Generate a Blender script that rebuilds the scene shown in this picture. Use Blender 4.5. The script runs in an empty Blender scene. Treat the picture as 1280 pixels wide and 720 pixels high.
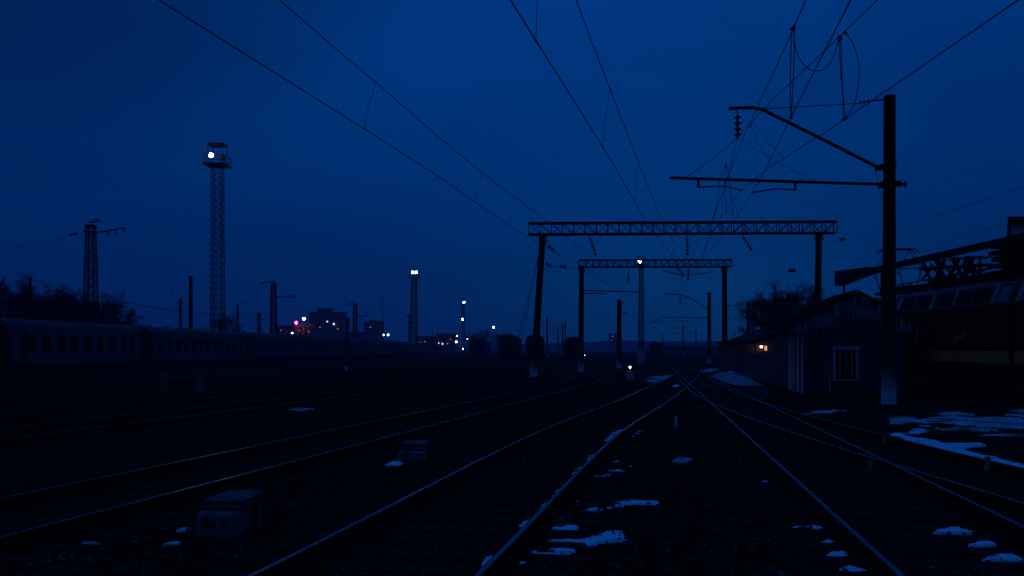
import bpy, math, random
from mathutils import Vector, Matrix, noise
C = bpy.context.scene
COL = C.collection
R = math.radians
random.seed(7)

# ---------------------------------------------------------------- camera geometry (survey of the photograph, 1280x720)
F, CX, HY, CZ = 1130.0, 640.0, 437.0, 1.79
def W(px, py, Y):
    return Vector(((px - CX) / F * Y, Y, CZ - (py - HY) / F * Y))
def G(px, py, z=0.0):
    Y = F * (CZ - z) / (py - HY)
    return Vector(((px - CX) / F * Y, Y, z))
def WX(px, py, X):
    return W(px, py, X * F / (px - CX))

# ---------------------------------------------------------------- materials
def mat(name, col, rough=.8, metal=0.0, var=.35, scale=6.0, bump=.0, spec=.3, stretch=None, col2=None, bscale=None):
    m = bpy.data.materials.new(name); m.use_nodes = True
    nt = m.node_tree; b = nt.nodes['Principled BSDF']
    tc = nt.nodes.new('ShaderNodeTexCoord'); mp = nt.nodes.new('ShaderNodeMapping')
    nt.links.new(tc.outputs['Object'], mp.inputs[0])
    if stretch: mp.inputs['Scale'].default_value = stretch
    n = nt.nodes.new('ShaderNodeTexNoise'); n.inputs['Scale'].default_value = scale; n.inputs['Detail'].default_value = 6
    n.inputs['Roughness'].default_value = .65
    nt.links.new(mp.outputs[0], n.inputs['Vector'])
    cr = nt.nodes.new('ShaderNodeValToRGB')
    c1 = [max(0, c * (1 - var)) for c in col]; c2 = col2 or [min(1, c * (1 + var)) for c in col]
    cr.color_ramp.elements[0].position = .32; cr.color_ramp.elements[1].position = .68
    cr.color_ramp.elements[0].color = (*c1, 1); cr.color_ramp.elements[1].color = (*c2, 1)
    nt.links.new(n.outputs['Fac'], cr.inputs[0]); nt.links.new(cr.outputs[0], b.inputs['Base Color'])
    b.inputs['Roughness'].default_value = rough; b.inputs['Metallic'].default_value = metal
    b.inputs['Specular IOR Level'].default_value = spec
    if bump:
        bn = nt.nodes.new('ShaderNodeTexNoise'); bn.inputs['Scale'].default_value = bscale or scale * 5; bn.inputs['Detail'].default_value = 5
        nt.links.new(mp.outputs[0], bn.inputs['Vector'])
        bp = nt.nodes.new('ShaderNodeBump'); bp.inputs['Strength'].default_value = bump; bp.inputs['Distance'].default_value = .03
        nt.links.new(bn.outputs['Fac'], bp.inputs['Height']); nt.links.new(bp.outputs[0], b.inputs['Normal'])
    return m
def emit(name, col, s):
    m = bpy.data.materials.new(name); m.use_nodes = True
    nt = m.node_tree; nt.nodes.remove(nt.nodes['Principled BSDF'])
    e = nt.nodes.new('ShaderNodeEmission'); e.inputs[0].default_value = (*col, 1); e.inputs[1].default_value = s
    nt.links.new(e.outputs[0], nt.nodes['Material Output'].inputs[0])
    return m
M = {}
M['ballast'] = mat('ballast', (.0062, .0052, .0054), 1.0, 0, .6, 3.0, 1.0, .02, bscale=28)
M['sleeper'] = mat('tarred wood', (.017, .0145, .0140), .95, 0, .6, 3, .6, .04, (1, 14, 1))
M['rail_side'] = mat('rail rust', (.012, .008, .007), .9, 0, .4, 9, .3, .08)
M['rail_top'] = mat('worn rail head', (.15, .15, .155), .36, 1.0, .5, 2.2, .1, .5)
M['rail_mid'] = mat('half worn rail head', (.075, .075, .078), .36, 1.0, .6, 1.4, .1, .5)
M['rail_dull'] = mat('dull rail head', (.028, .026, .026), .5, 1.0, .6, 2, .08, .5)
M['concrete'] = mat('dark weathered concrete', (.021, .018, .016), .95, 0, .4, 3, .5, .05, (1, 1, .3))
M['whitewash'] = mat('whitewashed concrete', (.33, .34, .36), .85, 0, .35, 5, .4, .2, (1, 1, .4))
M['box_conc'] = mat('pale concrete', (.085, .088, .092), .95, 0, .6, 3.2, .9, .1, col2=(.17, .175, .18), bscale=22)
M['steel'] = mat('dark painted steel', (.011, .010, .010), .8, .0, .4, 4, .2, .08)
M['wire'] = mat('tarnished copper wire', (.02, .018, .017), .6, .2, .3, 20, 0, .3)
M['insul'] = mat('glazed porcelain', (.030, .017, .012), .35, 0, .3, 12, 0, .5)
M['snow'] = mat('old snow', (.80, .82, .84), .7, 0, .12, 9, .7, .2, col2=(.86, .87, .88), bscale=40)
M['coach'] = mat('grey coach paint', (.062, .065, .072), .7, 0, .25, 1.2, .06, .35)
M['coach_roof'] = mat('coach roof paint', (.046, .047, .052), .75, 0, .35, 1.5, .1, .1)
M['coach_red'] = mat('dull red coach paint', (.045, .008, .006), .6, 0, .3, 1.5, .05, .2)
M['under'] = mat('grimy underframe', (.008, .0075, .007), .95, 0, .4, 4, .2, .1)
M['dark_glass'] = mat('dark window glass', (.0025, .0025, .003), .5, 0, .3, 2, 0, .02)
M['gleam_glass'] = mat('pale window panel', (.09, .09, .1), .3, 0, .25, 2, 0, .4)
M['loco_red'] = mat('dark red locomotive paint', (.085, .010, .008), .7, 0, .35, 1.2, .06, .05)
M['loco_stripe'] = mat('ochre stripe paint', (.62, .20, .05), .7, 0, .3, 3, .05, .05)
M['loco_rib'] = mat('pale grey roof panel paint', (.17, .17, .18), .6, 0, .3, 3, .1, .3)
M['loco_band'] = mat('grey upper panel paint', (.035, .034, .036), .6, 0, .3, 3, .1, .3)
M['marking'] = mat('faded white stencil paint', (.45, .45, .44), .8, 0, .3, 12)
M['plank'] = mat('weathered plank', (.085, .078, .076), .9, 0, .5, 2.5, .6, .15, (.4, .4, 9))
M['plankv'] = mat('weathered upright plank', (.085, .078, .075), .9, 0, .4, 2.5, .5, .15, (9, 9, .4))
M['pale_wood'] = mat('pale painted wood', (.50, .52, .54), .8, 0, .35, 4, .4, .2, (3, 3, .6))
M['gable_wood'] = mat('faded gable boards', (.36, .37, .385), .85, 0, .45, 3, .4, .2, (8, 1, .5))
M['roofing'] = mat('dark roofing felt', (.014, .013, .013), .95, 0, .4, 4, .5, .1)
M['ice'] = mat('ice', (.55, .6, .66), .25, 0, .1, 10, .2, .5)
M['depot_wall'] = mat('pale rendered wall', (.78, .80, .82), .9, 0, .12, .8, .1, .2)
M['fascia'] = mat('dark fascia', (.016, .015, .016), .9, 0, .3, 2, .2, .1)
M['bark'] = mat('winter bark', (.014, .010, .009), .95, 0, .4, 5, .3, .1)
M['city_wall'] = mat('panel block concrete', (.17, .12, .13), .9, 0, .4, .12, 0, .1)
M['city_dark'] = mat('dark block panels', (.030, .026, .028), .9, 0, .4, .2, 0, .1)
M['city_glass'] = mat('unlit glass', (.02, .02, .024), .4, 0, .3, .5, 0, .3)
M['hill'] = mat('wooded hillside', (.018, .018, .018), 1, 0, .5, .02, 0, .05)
M['fencew'] = mat('grey fence board', (.075, .072, .074), .9, 0, .45, 1.5, .4, .15, (6, 6, .5))
M['snow_dirty'] = mat('dirty old snow', (.12, .125, .13), .9, 0, .6, 2.5, .8, .1, col2=(.42, .43, .45), bscale=20)
M['stone'] = mat('mixed ballast stones', (.010, .0085, .0085), .95, 0, .7, 1.1, .2, .06, col2=(.085, .074, .078))
M['scrap'] = mat('pale litter', (.03, .028, .03), .9, 0, .7, .9, 0, .1, col2=(.22, .20, .21))
M['snow_thin'] = mat('thin gritty snow', (.10, .105, .11), .9, 0, .5, 1.6, .8, .1, (1, .45, 1), col2=(.72, .74, .76), bscale=30)
M['flood'] = emit('floodlight glass', (.82, .93, 1.0), 260)
M['flood_far'] = emit('far floodlight glass', (.82, .93, 1.0), 60)
M['signal_white'] = emit('lunar white lens', (.86, .88, 1.0), 9)
M['lamp_warm'] = emit('warm lamp glass', (1.0, .55, .42), 9)
M['win_warm'] = emit('lit warm window', (1.0, .42, .22), .9)
M['win_pale'] = emit('lit pale window', (.85, .9, 1.0), 1.6)
M['lamp_pink'] = emit('pinkish lamp glass', (1.0, .75, .9), 22)
M['lamp_red'] = emit('red lamp glass', (1.0, .03, .12), 26)
M['lamp_small'] = emit('small white lamp glass', (.9, .93, 1.0), 14)

# ---------------------------------------------------------------- mesh builder
class MB:
    def __init__(s): s.v = []; s.f = []; s.m = []; s.sm = []
    def face(s, idx, mi=0, smooth=False): s.f.append(tuple(idx)); s.m.append(mi); s.sm.append(smooth)
    def add(s, verts, faces, mi=0, smooth=False):
        b = len(s.v); s.v += [Vector(v) for v in verts]
        for f in faces: s.face([b + i for i in f], mi, smooth)
    def box(s, c, d, rz=0.0, mi=0, taper=1.0, bev=0.0):
        x, y, z = d[0] / 2, d[1] / 2, d[2] / 2
        ca, sa = math.cos(rz), math.sin(rz); vs = []
        if bev:
            b = min(bev, x * .9, y * .9, z * .9)
            rings = [(-z, b), (-z + b, 0), (z - b, 0), (z, b)]
            for zz, o in rings:
                t = taper if zz > 0 else 1.0
                for X, Y in ((-x + o + b * (o == 0), -y + o), (x - o - b * (o == 0), -y + o), (x - o, -y + o + b * (o == 0)), (x - o, y - o - b * (o == 0)),
                             (x - o - b * (o == 0), y - o), (-x + o + b * (o == 0), y - o), (-x + o, y - o - b * (o == 0)), (-x + o, -y + o + b * (o == 0))):
                    X *= t; Y *= t
                    vs.append((c[0] + X * ca - Y * sa, c[1] + X * sa + Y * ca, c[2] + zz))
            fs = [tuple(range(7, -1, -1)), tuple(range(24, 32))]
            for k in range(3):
                for i in range(8):
                    j = (i + 1) % 8; fs.append((k * 8 + i, k * 8 + j, k * 8 + 8 + j, k * 8 + 8 + i))
            s.add(vs, fs, mi); return
        for zz in (-z, z):
            t = taper if zz > 0 else 1.0
            for X, Y in ((-x, -y), (x, -y), (x, y), (-x, y)):
                X *= t; Y *= t
                vs.append((c[0] + X * ca - Y * sa, c[1] + X * sa + Y * ca, c[2] + zz))
        s.add(vs, [(3, 2, 1, 0), (4, 5, 6, 7), (0, 1, 5, 4), (1, 2, 6, 5), (2, 3, 7, 6), (3, 0, 4, 7)], mi)
    def hexa(s, lo, hi, mi=0):
        s.add(list(lo) + list(hi), [(3, 2, 1, 0), (4, 5, 6, 7), (0, 1, 5, 4), (1, 2, 6, 5), (2, 3, 7, 6), (3, 0, 4, 7)], mi)
    def poly(s, pts, r, n=5, mi=0, caps=True, smooth=True):
        pts = [Vector(p) for p in pts]
        rs = r if isinstance(r, (list, tuple)) else [r] * len(pts)
        b = len(s.v); up = None
        for i, p in enumerate(pts):
            d = (pts[min(i + 1, len(pts) - 1)] - pts[max(i - 1, 0)])
            if d.length < 1e-9: d = Vector((0, 0, 1))
            d.normalize()
            if up is None: up = Vector((0, 0, 1)) if abs(d.z) < .9 else Vector((0, 1, 0))
            a = d.cross(up)
            if a.length < 1e-4: a = d.cross(Vector((1, 0, 0)))
            a.normalize(); c = a.cross(d); up = c
            for k in range(n):
                t = 2 * math.pi * k / n + math.pi / n
                s.v.append(p + (a * math.cos(t) + c * math.sin(t)) * rs[i])
        for i in range(len(pts) - 1):
            for k in range(n):
                j = (k + 1) % n
                s.face((b + i * n + k, b + i * n + j, b + (i + 1) * n + j, b + (i + 1) * n + k), mi, smooth and n > 4)
        if caps:
            s.face(range(b, b + n), mi); s.face(range(b + (len(pts) - 1) * n + n - 1, b + (len(pts) - 1) * n - 1, -1), mi)
    def tube(s, a, b, r0, r1=None, n=5, mi=0, caps=True): s.poly([a, b], [r0, r0 if r1 is None else r1], n, mi, caps)
    def prism(s, prof, a, b, mi=0, mis=None, smooth=False):
        """profile points in 3D at a-end given by function-like list, moved by b-a"""
        n = len(prof); d = Vector(b) - Vector(a); base = len(s.v)
        s.v += [Vector(p) for p in prof] + [Vector(p) + d for p in prof]
        for i in range(n):
            j = (i + 1) % n; s.face((base + i, base + j, base + n + j, base + n + i), mis[i] if mis else mi, smooth)
        s.face(range(base + n - 1, base - 1, -1), mi); s.face(range(base + n, base + 2 * n), mi)
    def sphere(s, c, r, n=8, m=6, mi=0, sz=1.0):
        b = len(s.v); c = Vector(c)
        for i in range(m + 1):
            t = math.pi * i / m
            for k in range(n):
                p = 2 * math.pi * k / n
                s.v.append(c + Vector((r * math.sin(t) * math.cos(p), r * math.sin(t) * math.sin(p), r * math.cos(t) * sz)))
        for i in range(m):
            for k in range(n):
                j = (k + 1) % n
                s.face((b + i * n + k, b + (i + 1) * n + k, b + (i + 1) * n + j, b + i * n + j), mi, True)
    def insulator(s, a, b, r=.11, n=4, mi=0):
        a, b = Vector(a), Vector(b); L = (b - a)
        pts = []; rs = []
        for k in range(n):
            t0 = (k + .12) / n
            for dt, rr in ((0, .3), (.15 / n, .35), (.35 / n, 1.0), (.5 / n, .95), (.62 / n, .35), (.75 / n, .3)):
                pts.append(a + L * (t0 + dt)); rs.append(r * rr)
        s.poly([a] + pts + [b], [r * .22] + rs + [r * .22], 8, mi)
    def build(s, name, mats, parent=None):
        me = bpy.data.meshes.new(name)
        off = parent.matrix_world_off if False else (ORIG.get(parent.name, Vector()) if parent else Vector())
        me.from_pydata([v - off for v in s.v], [], s.f)
        for m_ in (mats if isinstance(mats, list) else [mats]): me.materials.append(M[m_])
        me.polygons.foreach_set('material_index', s.m); me.polygons.foreach_set('use_smooth', s.sm)
        me.update()
        o = bpy.data.objects.new(name, me); COL.objects.link(o)
        if parent: o.parent = parent; ORIG[o.name] = off
        return o
ORIG = {}
def tag(o, label=None, cat=None, group=None, kind=None):
    if label: o['label'] = label
    if cat: o['category'] = cat
    if group: o['group'] = group
    if kind: o['kind'] = kind
    return o
def thing(name, label, cat, loc=(0, 0, 0), group=None):
    o = bpy.data.objects.new(name, None); COL.objects.link(o); o.location = loc; o.empty_display_size = .3
    ORIG[o.name] = Vector(loc); return tag(o, label, cat, group)
KIDS = {}
def copy_tree(o, loc, rz=0.0, label=None, scale=None, skip=()):
    r = o.copy(); COL.objects.link(r); r.location = loc; r.rotation_euler = (0, 0, rz)
    if scale: r.scale = scale
    if label: r['label'] = label
    for ch in list(o.children):
        if ch.name.split('.')[0] in skip: continue
        c = ch.copy(); COL.objects.link(c); c.parent = r
        for g in list(ch.children):
            d = g.copy(); COL.objects.link(d); d.parent = c
    return r
def sagline(a, b, sag, n=14):
    a, b = Vector(a), Vector(b)
    return [a.lerp(b, i / n) - Vector((0, 0, sag * 4 * (i / n) * (1 - i / n))) for i in range(n + 1)]
def smooth_path(pts, step=1.5):
    P = [Vector(p) for p in pts]; P = [P[0] * 2 - P[1]] + P + [P[-1] * 2 - P[-2]]
    out = []
    for i in range(1, len(P) - 2):
        n = max(2, int((P[i + 1] - P[i]).length / step))
        for k in range(n):
            t = k / n
            out.append(.5 * ((2 * P[i]) + (P[i + 1] - P[i - 1]) * t + (2 * P[i - 1] - 5 * P[i] + 4 * P[i + 1] - P[i + 2]) * t * t + (3 * P[i] - P[i - 1] - 3 * P[i + 1] + P[i + 2]) * t ** 3))
    return out + [P[-2]]

# ---------------------------------------------------------------- world, sun, camera
w = bpy.data.worlds.new('World'); C.world = w; w.use_nodes = True
nt = w.node_tree; bg = nt.nodes['Background']
sky = nt.nodes.new('ShaderNodeTexSky'); sky.sky_type = 'NISHITA'; sky.sun_disc = False
sky.sun_elevation = R(6); sky.sun_rotation = R(12); sky.ozone_density = 3
tc = nt.nodes.new('ShaderNodeTexCoord'); sep = nt.nodes.new('ShaderNodeSeparateXYZ')
nt.links.new(tc.outputs['Generated'], sep.inputs[0])
ramp = nt.nodes.new('ShaderNodeValToRGB'); nt.links.new(sep.outputs['Z'], ramp.inputs[0])
el = ramp.color_ramp.elements
el[0].position = 0.0; el[0].color = (.0, .0100, .078, 1)
el[1].position = 1.0; el[1].color = (.0012, .075, .43, 1)
for p, c in ((.10, (.0, .0162, .106)), (.20, (.0, .0253, .150)), (.36, (.0002, .0365, .206)), (.6, (.001, .055, .32))):
    e = el.new(p); e.color = (*c, 1)
# the glow lies ahead, slightly right; the sky behind the camera is darker
dotn = nt.nodes.new('ShaderNodeVectorMath'); dotn.operation = 'DOT_PRODUCT'; dotn.inputs[1].default_value = (.10, .995, 0)
nt.links.new(tc.outputs['Generated'], dotn.inputs[0])
az = nt.nodes.new('ShaderNodeMapRange'); az.inputs['From Min'].default_value = -.75; az.inputs['From Max'].default_value = .97
az.inputs['To Min'].default_value = .40; az.inputs['To Max'].default_value = 1.0
nt.links.new(dotn.outputs['Value'], az.inputs['Value'])
zup = nt.nodes.new('ShaderNodeMapRange'); zup.inputs['From Min'].default_value = .35; zup.inputs['From Max'].default_value = .85
nt.links.new(sep.outputs['Z'], zup.inputs['Value'])
mx = nt.nodes.new('ShaderNodeMath'); mx.operation = 'MAXIMUM'
nt.links.new(az.outputs[0], mx.inputs[0]); nt.links.new(zup.outputs[0], mx.inputs[1])
mul = nt.nodes.new('ShaderNodeVectorMath'); mul.operation = 'SCALE'
def lobe(d, f0, f1, t0, t1):
    v = nt.nodes.new('ShaderNodeVectorMath'); v.operation = 'DOT_PRODUCT'; v.inputs[1].default_value = d
    nt.links.new(tc.outputs['Generated'], v.inputs[0])
    m_ = nt.nodes.new('ShaderNodeMapRange'); m_.interpolation_type = 'SMOOTHSTEP'
    m_.inputs['From Min'].default_value = f0; m_.inputs['From Max'].default_value = f1; m_.inputs['To Min'].default_value = t0; m_.inputs['To Max'].default_value = t1
    nt.links.new(v.outputs['Value'], m_.inputs['Value']); return m_
vig_l = lobe((-.4326, .721, .541), .893, .975, 1.0, .5)      # lens vignette painted into the sky as a darker patch high on the left
vig_r = lobe((.55, .75, .36), .86, 1.0, 1.0, .84)  # weaker vignette darkening painted into the sky on the right
m1 = nt.nodes.new('ShaderNodeMath'); m1.operation = 'MULTIPLY'; nt.links.new(vig_l.outputs[0], m1.inputs[0]); nt.links.new(vig_r.outputs[0], m1.inputs[1])
m2 = nt.nodes.new('ShaderNodeMath'); m2.operation = 'MULTIPLY'; nt.links.new(m1.outputs[0], m2.inputs[0]); nt.links.new(mx.outputs[0], m2.inputs[1])
cn = nt.nodes.new('ShaderNodeTexNoise'); cn.inputs['Scale'].default_value = 3.2; cn.inputs['Detail'].default_value = 7; cn.inputs['Roughness'].default_value = .6
cmap = nt.nodes.new('ShaderNodeMapping'); cmap.inputs['Scale'].default_value = (1, 1, 3.2); nt.links.new(tc.outputs['Generated'], cmap.inputs[0]); nt.links.new(cmap.outputs[0], cn.inputs['Vector'])
cr_ = nt.nodes.new('ShaderNodeMapRange'); cr_.inputs['From Min'].default_value = .3; cr_.inputs['From Max'].default_value = .7; cr_.inputs['To Min'].default_value = .90; cr_.inputs['To Max'].default_value = 1.08
nt.links.new(cn.outputs['Fac'], cr_.inputs['Value'])
m3 = nt.nodes.new('ShaderNodeMath'); m3.operation = 'MULTIPLY'; nt.links.new(m2.outputs[0], m3.inputs[0]); nt.links.new(cr_.outputs[0], m3.inputs[1])
nt.links.new(ramp.outputs[0], mul.inputs[0]); nt.links.new(m3.outputs[0], mul.inputs['Scale'])
tint = nt.nodes.new('ShaderNodeMixRGB'); tint.blend_type = 'MULTIPLY'; tint.inputs[0].default_value = 1
tint.inputs[2].default_value = (.00002, .0008, .004, 1)
nt.links.new(sky.outputs[0], tint.inputs[1])
addn = nt.nodes.new('ShaderNodeMixRGB'); addn.blend_type = 'ADD'; addn.inputs[0].default_value = 1
nt.links.new(mul.outputs[0], addn.inputs[1]); nt.links.new(tint.outputs[0], addn.inputs[2])
nt.links.new(addn.outputs[0], bg.inputs[0]); bg.inputs[1].default_value = 1.0

sl = bpy.data.lights.new('sun', 'SUN'); sl.energy = .016; sl.angle = R(35); sl.color = (1.0, .80, .66)
so = bpy.data.objects.new('sun', sl); COL.objects.link(so); so.rotation_euler = (R(66), 0, R(-68))

cam = bpy.data.cameras.new('camera'); co = bpy.data.objects.new('camera', cam); COL.objects.link(co); C.camera = co
cam.sensor_width = 36; cam.lens = F / 1280 * 36; cam.sensor_fit = 'HORIZONTAL'; cam.shift_y = (HY - 360) / 1280
cam.clip_end = 6000; cam.clip_start = .05
co.location = (0, 0, CZ); co.rotation_euler = (R(90), 0, 0)

# ---------------------------------------------------------------- ground, hills
def axis(dense_lo, dense_hi, d, lo, hi, g=1.16):
    a = []; x = dense_lo
    while x <= dense_hi: a.append(x); x += d
    s = d; x = a[-1]
    while x < hi: s *= g; x += s; a.append(min(x, hi))
    s = d; x = a[0]; b = []
    while x > lo: s *= g; x -= s; b.append(max(x, lo))
    return b[::-1] + a
xs = axis(-8, 14, .16, -3200, 3200); ys = axis(4.5, 30, .16, -150, 3200)
mb = MB(); nx = len(xs)
for y in ys:
    for x in xs:
        d = math.hypot(x, y); k = max(0.0, min(1.0, (120 - d) / 100))
        z = 0.0
        if k > 0:
            z = k * (.022 * noise.noise((x * .5, y * .5, 1)) + .018 * noise.noise((x * 3.1, y * 3.1, 3)) + .012 * noise.noise((x * 8, y * 8, 5))) - .012
        mb.v.append(Vector((x, y, z)))
for j in range(len(ys) - 1):
    for i in range(nx - 1):
        mb.face((j * nx + i, j * nx + i + 1, (j + 1) * nx + i + 1, (j + 1) * nx + i), 0, True)
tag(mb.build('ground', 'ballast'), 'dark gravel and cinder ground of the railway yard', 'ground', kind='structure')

mb = MB(); hp = []
N = 240
for i in range(N + 1):
    px = -400 + 2100 * i / N
    top = 433 - 7.0 * math.exp(-((px - 800) / 150) ** 2) - 4 * math.exp(-((px - 950) / 60) ** 2) + 1.2 * noise.noise((px * .02, 0, 0)) + .7 * noise.noise((px * .13, 2, 0)) + .5 * noise.noise((px * .5, 4, 0))
    hp.append((px, top))
rows = ((1250, 0.0), (1330, .55), (1420, 1.0), (1700, .8), (2000, 0.0))
for Y, k in rows:
    for px, top in hp:
        h = (HY - top) / F * 1420 + CZ
        x = (px - CX) / F * 1420
        mb.v.append(Vector((x * Y / 1420, Y, -.5 + (h + .5) * k + (k > 0) * .8 * noise.noise((x * .05, Y * .05, 0)))))
for j in range(len(rows) - 1):
    for i in range(N):
        a = j * (N + 1) + i; mb.face((a, a + 1, a + N + 2, a + N + 1), 0, True)
tag(mb.build('hills', 'hill'), 'low wooded hills along the horizon', 'hills', kind='structure')

# loose ballast stones in the foreground
mb = MB(); rnd = random.Random(3)
for k in range(9000):
    y = 5.2 + 16 * rnd.random() ** 1.8; x = (rnd.random() - .5) * 1.2 * y
    s = rnd.uniform(.012, .034); a = rnd.random() * 6.28
    c = Vector((x, y, .004 + s * .25)); vs = []
    for t in range(4):
        an = a + t * 1.57 + rnd.uniform(-.3, .3); q = s * rnd.uniform(.7, 1.2)
        vs.append(c + Vector((math.cos(an) * q, math.sin(an) * q, rnd.uniform(-.2, .2) * s)))
    vs += [c + Vector((0, 0, s * .65)), c - Vector((0, 0, s * .6))]
    mb.add(vs, [(0, 1, 4), (1, 2, 4), (2, 3, 4), (3, 0, 4), (1, 0, 5), (2, 1, 5), (3, 2, 5), (0, 3, 5)])
tag(mb.build('gravel', 'stone'), 'loose dark ballast stones strewn between the near tracks', 'gravel', kind='stuff')

mb = MB(); rnd = random.Random(31)
for k in range(1100):
    y = 6 + 62 * rnd.random() ** 1.5; x = (rnd.random() - .5) * 1.15 * y
    s = rnd.uniform(.006, .022) * (1 + y / 45); a = rnd.random() * 6.28; c = Vector((x, y, .02 + s * .2)); L_ = rnd.uniform(.3, 1.6)
    dx, dy = Vector((math.cos(a), math.sin(a), rnd.uniform(-.25, .25))) * s * L_, Vector((-math.sin(a), math.cos(a), rnd.uniform(-.25, .25))) * s * .6
    n_ = Vector((0, 0, s * .22))
    mb.hexa([c - dx - dy - n_, c + dx - dy - n_, c + dx * .8 + dy - n_, c - dx + dy * .7 - n_], [c - dx - dy * .8 + n_, c + dx * .9 - dy + n_, c + dx * .7 + dy + n_, c - dx * .8 + dy * .6 + n_])
tag(mb.build('litter', 'scrap'), 'scattered scraps of pale litter and broken stone between the rails', 'litter', kind='stuff')

# ---------------------------------------------------------------- railway tracks
sl_me = {}
def sleeper_mesh(k):
    if k in sl_me: return sl_me[k]
    r_ = random.Random(k); mb = MB()
    mb.box((0, 0, -.055), (2.72 + r_.uniform(-.05, .05), .23 + r_.uniform(-.02, .02), .17), 0, 0, 1, .018)
    for sx in (-.76, .76):
        mb.box((sx, 0, .036), (.34, .17, .012), 0, 1)
        for q in (-1, 1): mb.tube((sx + q * .11, .04 * q, .03), (sx + q * .11, .04 * q, .065), .017, n=6, mi=1)
    me = bpy.data.meshes.new('sleeper'); me.from_pydata(mb.v, [], mb.f); me.materials.append(M['sleeper']); me.materials.append(M['rail_side'])
    me.polygons.foreach_set('material_index', mb.m); me.update(); sl_me[k] = me
    return me
def track(label, pts, dz=0.0, sleepers=None, top='rail_top', ends=None, name='railway_track'):
    path = smooth_path([(x, y, 0) for x, y in pts], 1.0)
    root = thing(name, label, 'railway track', (path[0].x, path[0].y, 0), 'railway tracks of the yard')
    n = len(path); tang = []
    for i in range(n):
        d = path[min(i + 1, n - 1)] - path[max(i - 1, 0)]; d.normalize(); tang.append(d)
    prof = [(-.065, .0), (.065, 0), (.065, .014), (.012, .03), (.012, .098), (.036, .108), (.036, .13), (.03, .137), (.021, .14), (-.021, .14), (-.03, .137), (-.036, .13), (-.036, .108), (-.012, .098), (-.012, .03), (-.065, .014)]
    for sgn in (-1, 1):
        mb = MB(); k = len(prof); z0 = .03 + dz
        for i in range(n):
            nrm = Vector((tang[i].y, -tang[i].x, 0)); c = path[i] + nrm * sgn * .796
            for a, z in prof: mb.v.append(c + nrm * a + Vector((0, 0, z0 + z)))
        for i in range(n - 1):
            for q in range(k):
                j = (q + 1) % k
                mb.face((i * k + q, i * k + j, (i + 1) * k + j, (i + 1) * k + q), 1 if q == 8 else 0)
        mb.face(range(k - 1, -1, -1)); mb.face(range((n - 1) * k, n * k))
        mb.build('rail', ['rail_side', top], root)
    if sleepers:
        cnt = 0; acc = 0.0; sp = .545; far = MB(); smax, yend = sleepers
        for i in range(n - 1):
            seg = (path[i + 1] - path[i]).length
            while acc < seg:
                p = path[i].lerp(path[i + 1], acc / seg); acc += sp
                if p.y < 3.5: continue
                if p.y > yend: break
                ang = math.atan2(-tang[i].x, tang[i].y) + random.uniform(-.012, .012)
                if cnt < smax:
                    o = bpy.data.objects.new('sleeper', sleeper_mesh(cnt % 6)); COL.objects.link(o); o.parent = root
                    o.location = p - ORIG[root.name] + Vector((0, 0, dz + random.uniform(-.006, .0))); o.rotation_euler = (0, 0, ang)
                else: far.box((p.x, p.y, -.055 + dz), (2.7, .23, .17), ang)
                cnt += 1
            acc -= seg
        if far.v: tag(far.build('far_sleepers', 'sleeper', root), kind='stuff')
    return root
c1 = lambda Y: -1.07 + .238 * (Y - 6.47)
c2 = lambda Y: 3.6 + .155 * (Y - 6.47)
c4 = lambda Y: -4.8 + .235 * (Y - 9.79)
track('centre left track with a snow-flecked rail, joining its right neighbour beneath the steel portals', [(c1(Y) + d, Y) for Y, d in ((1, .05), (6.5, 0), (13.3, -.22), (18.3, -.3), (24, -.18), (30, -.03), (36, .0), (42, 0))] + [(9.3, 50), (11.15, 58), (12.78, 66)], -.003, (100, 47))
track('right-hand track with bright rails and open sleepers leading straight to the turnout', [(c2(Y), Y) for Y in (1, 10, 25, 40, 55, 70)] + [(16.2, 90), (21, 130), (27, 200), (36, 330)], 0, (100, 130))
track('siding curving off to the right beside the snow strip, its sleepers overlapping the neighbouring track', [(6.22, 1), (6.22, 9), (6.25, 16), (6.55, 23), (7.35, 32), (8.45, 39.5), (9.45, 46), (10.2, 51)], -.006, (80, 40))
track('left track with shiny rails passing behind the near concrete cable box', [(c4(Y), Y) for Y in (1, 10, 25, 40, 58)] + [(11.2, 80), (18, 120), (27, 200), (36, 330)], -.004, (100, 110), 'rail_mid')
c5 = lambda Y: -9.55 + .235 * (Y - 18.7)
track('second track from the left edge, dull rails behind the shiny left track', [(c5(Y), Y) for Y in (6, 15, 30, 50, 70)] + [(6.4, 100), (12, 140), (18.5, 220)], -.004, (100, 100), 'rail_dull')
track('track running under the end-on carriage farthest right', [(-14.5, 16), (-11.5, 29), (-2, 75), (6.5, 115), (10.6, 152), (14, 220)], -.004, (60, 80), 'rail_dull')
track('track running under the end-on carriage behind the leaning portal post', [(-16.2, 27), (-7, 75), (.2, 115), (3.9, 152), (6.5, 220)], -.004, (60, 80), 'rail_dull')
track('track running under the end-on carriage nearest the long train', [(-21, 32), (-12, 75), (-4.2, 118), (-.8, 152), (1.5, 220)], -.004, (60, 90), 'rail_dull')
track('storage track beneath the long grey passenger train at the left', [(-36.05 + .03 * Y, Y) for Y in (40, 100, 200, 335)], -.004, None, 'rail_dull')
track('short track beneath the dark red locomotive behind the shed', [(18.85, 8), (18.85, 30), (18.85, 50)], -.004, (60, 50), 'rail_dull')

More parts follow.
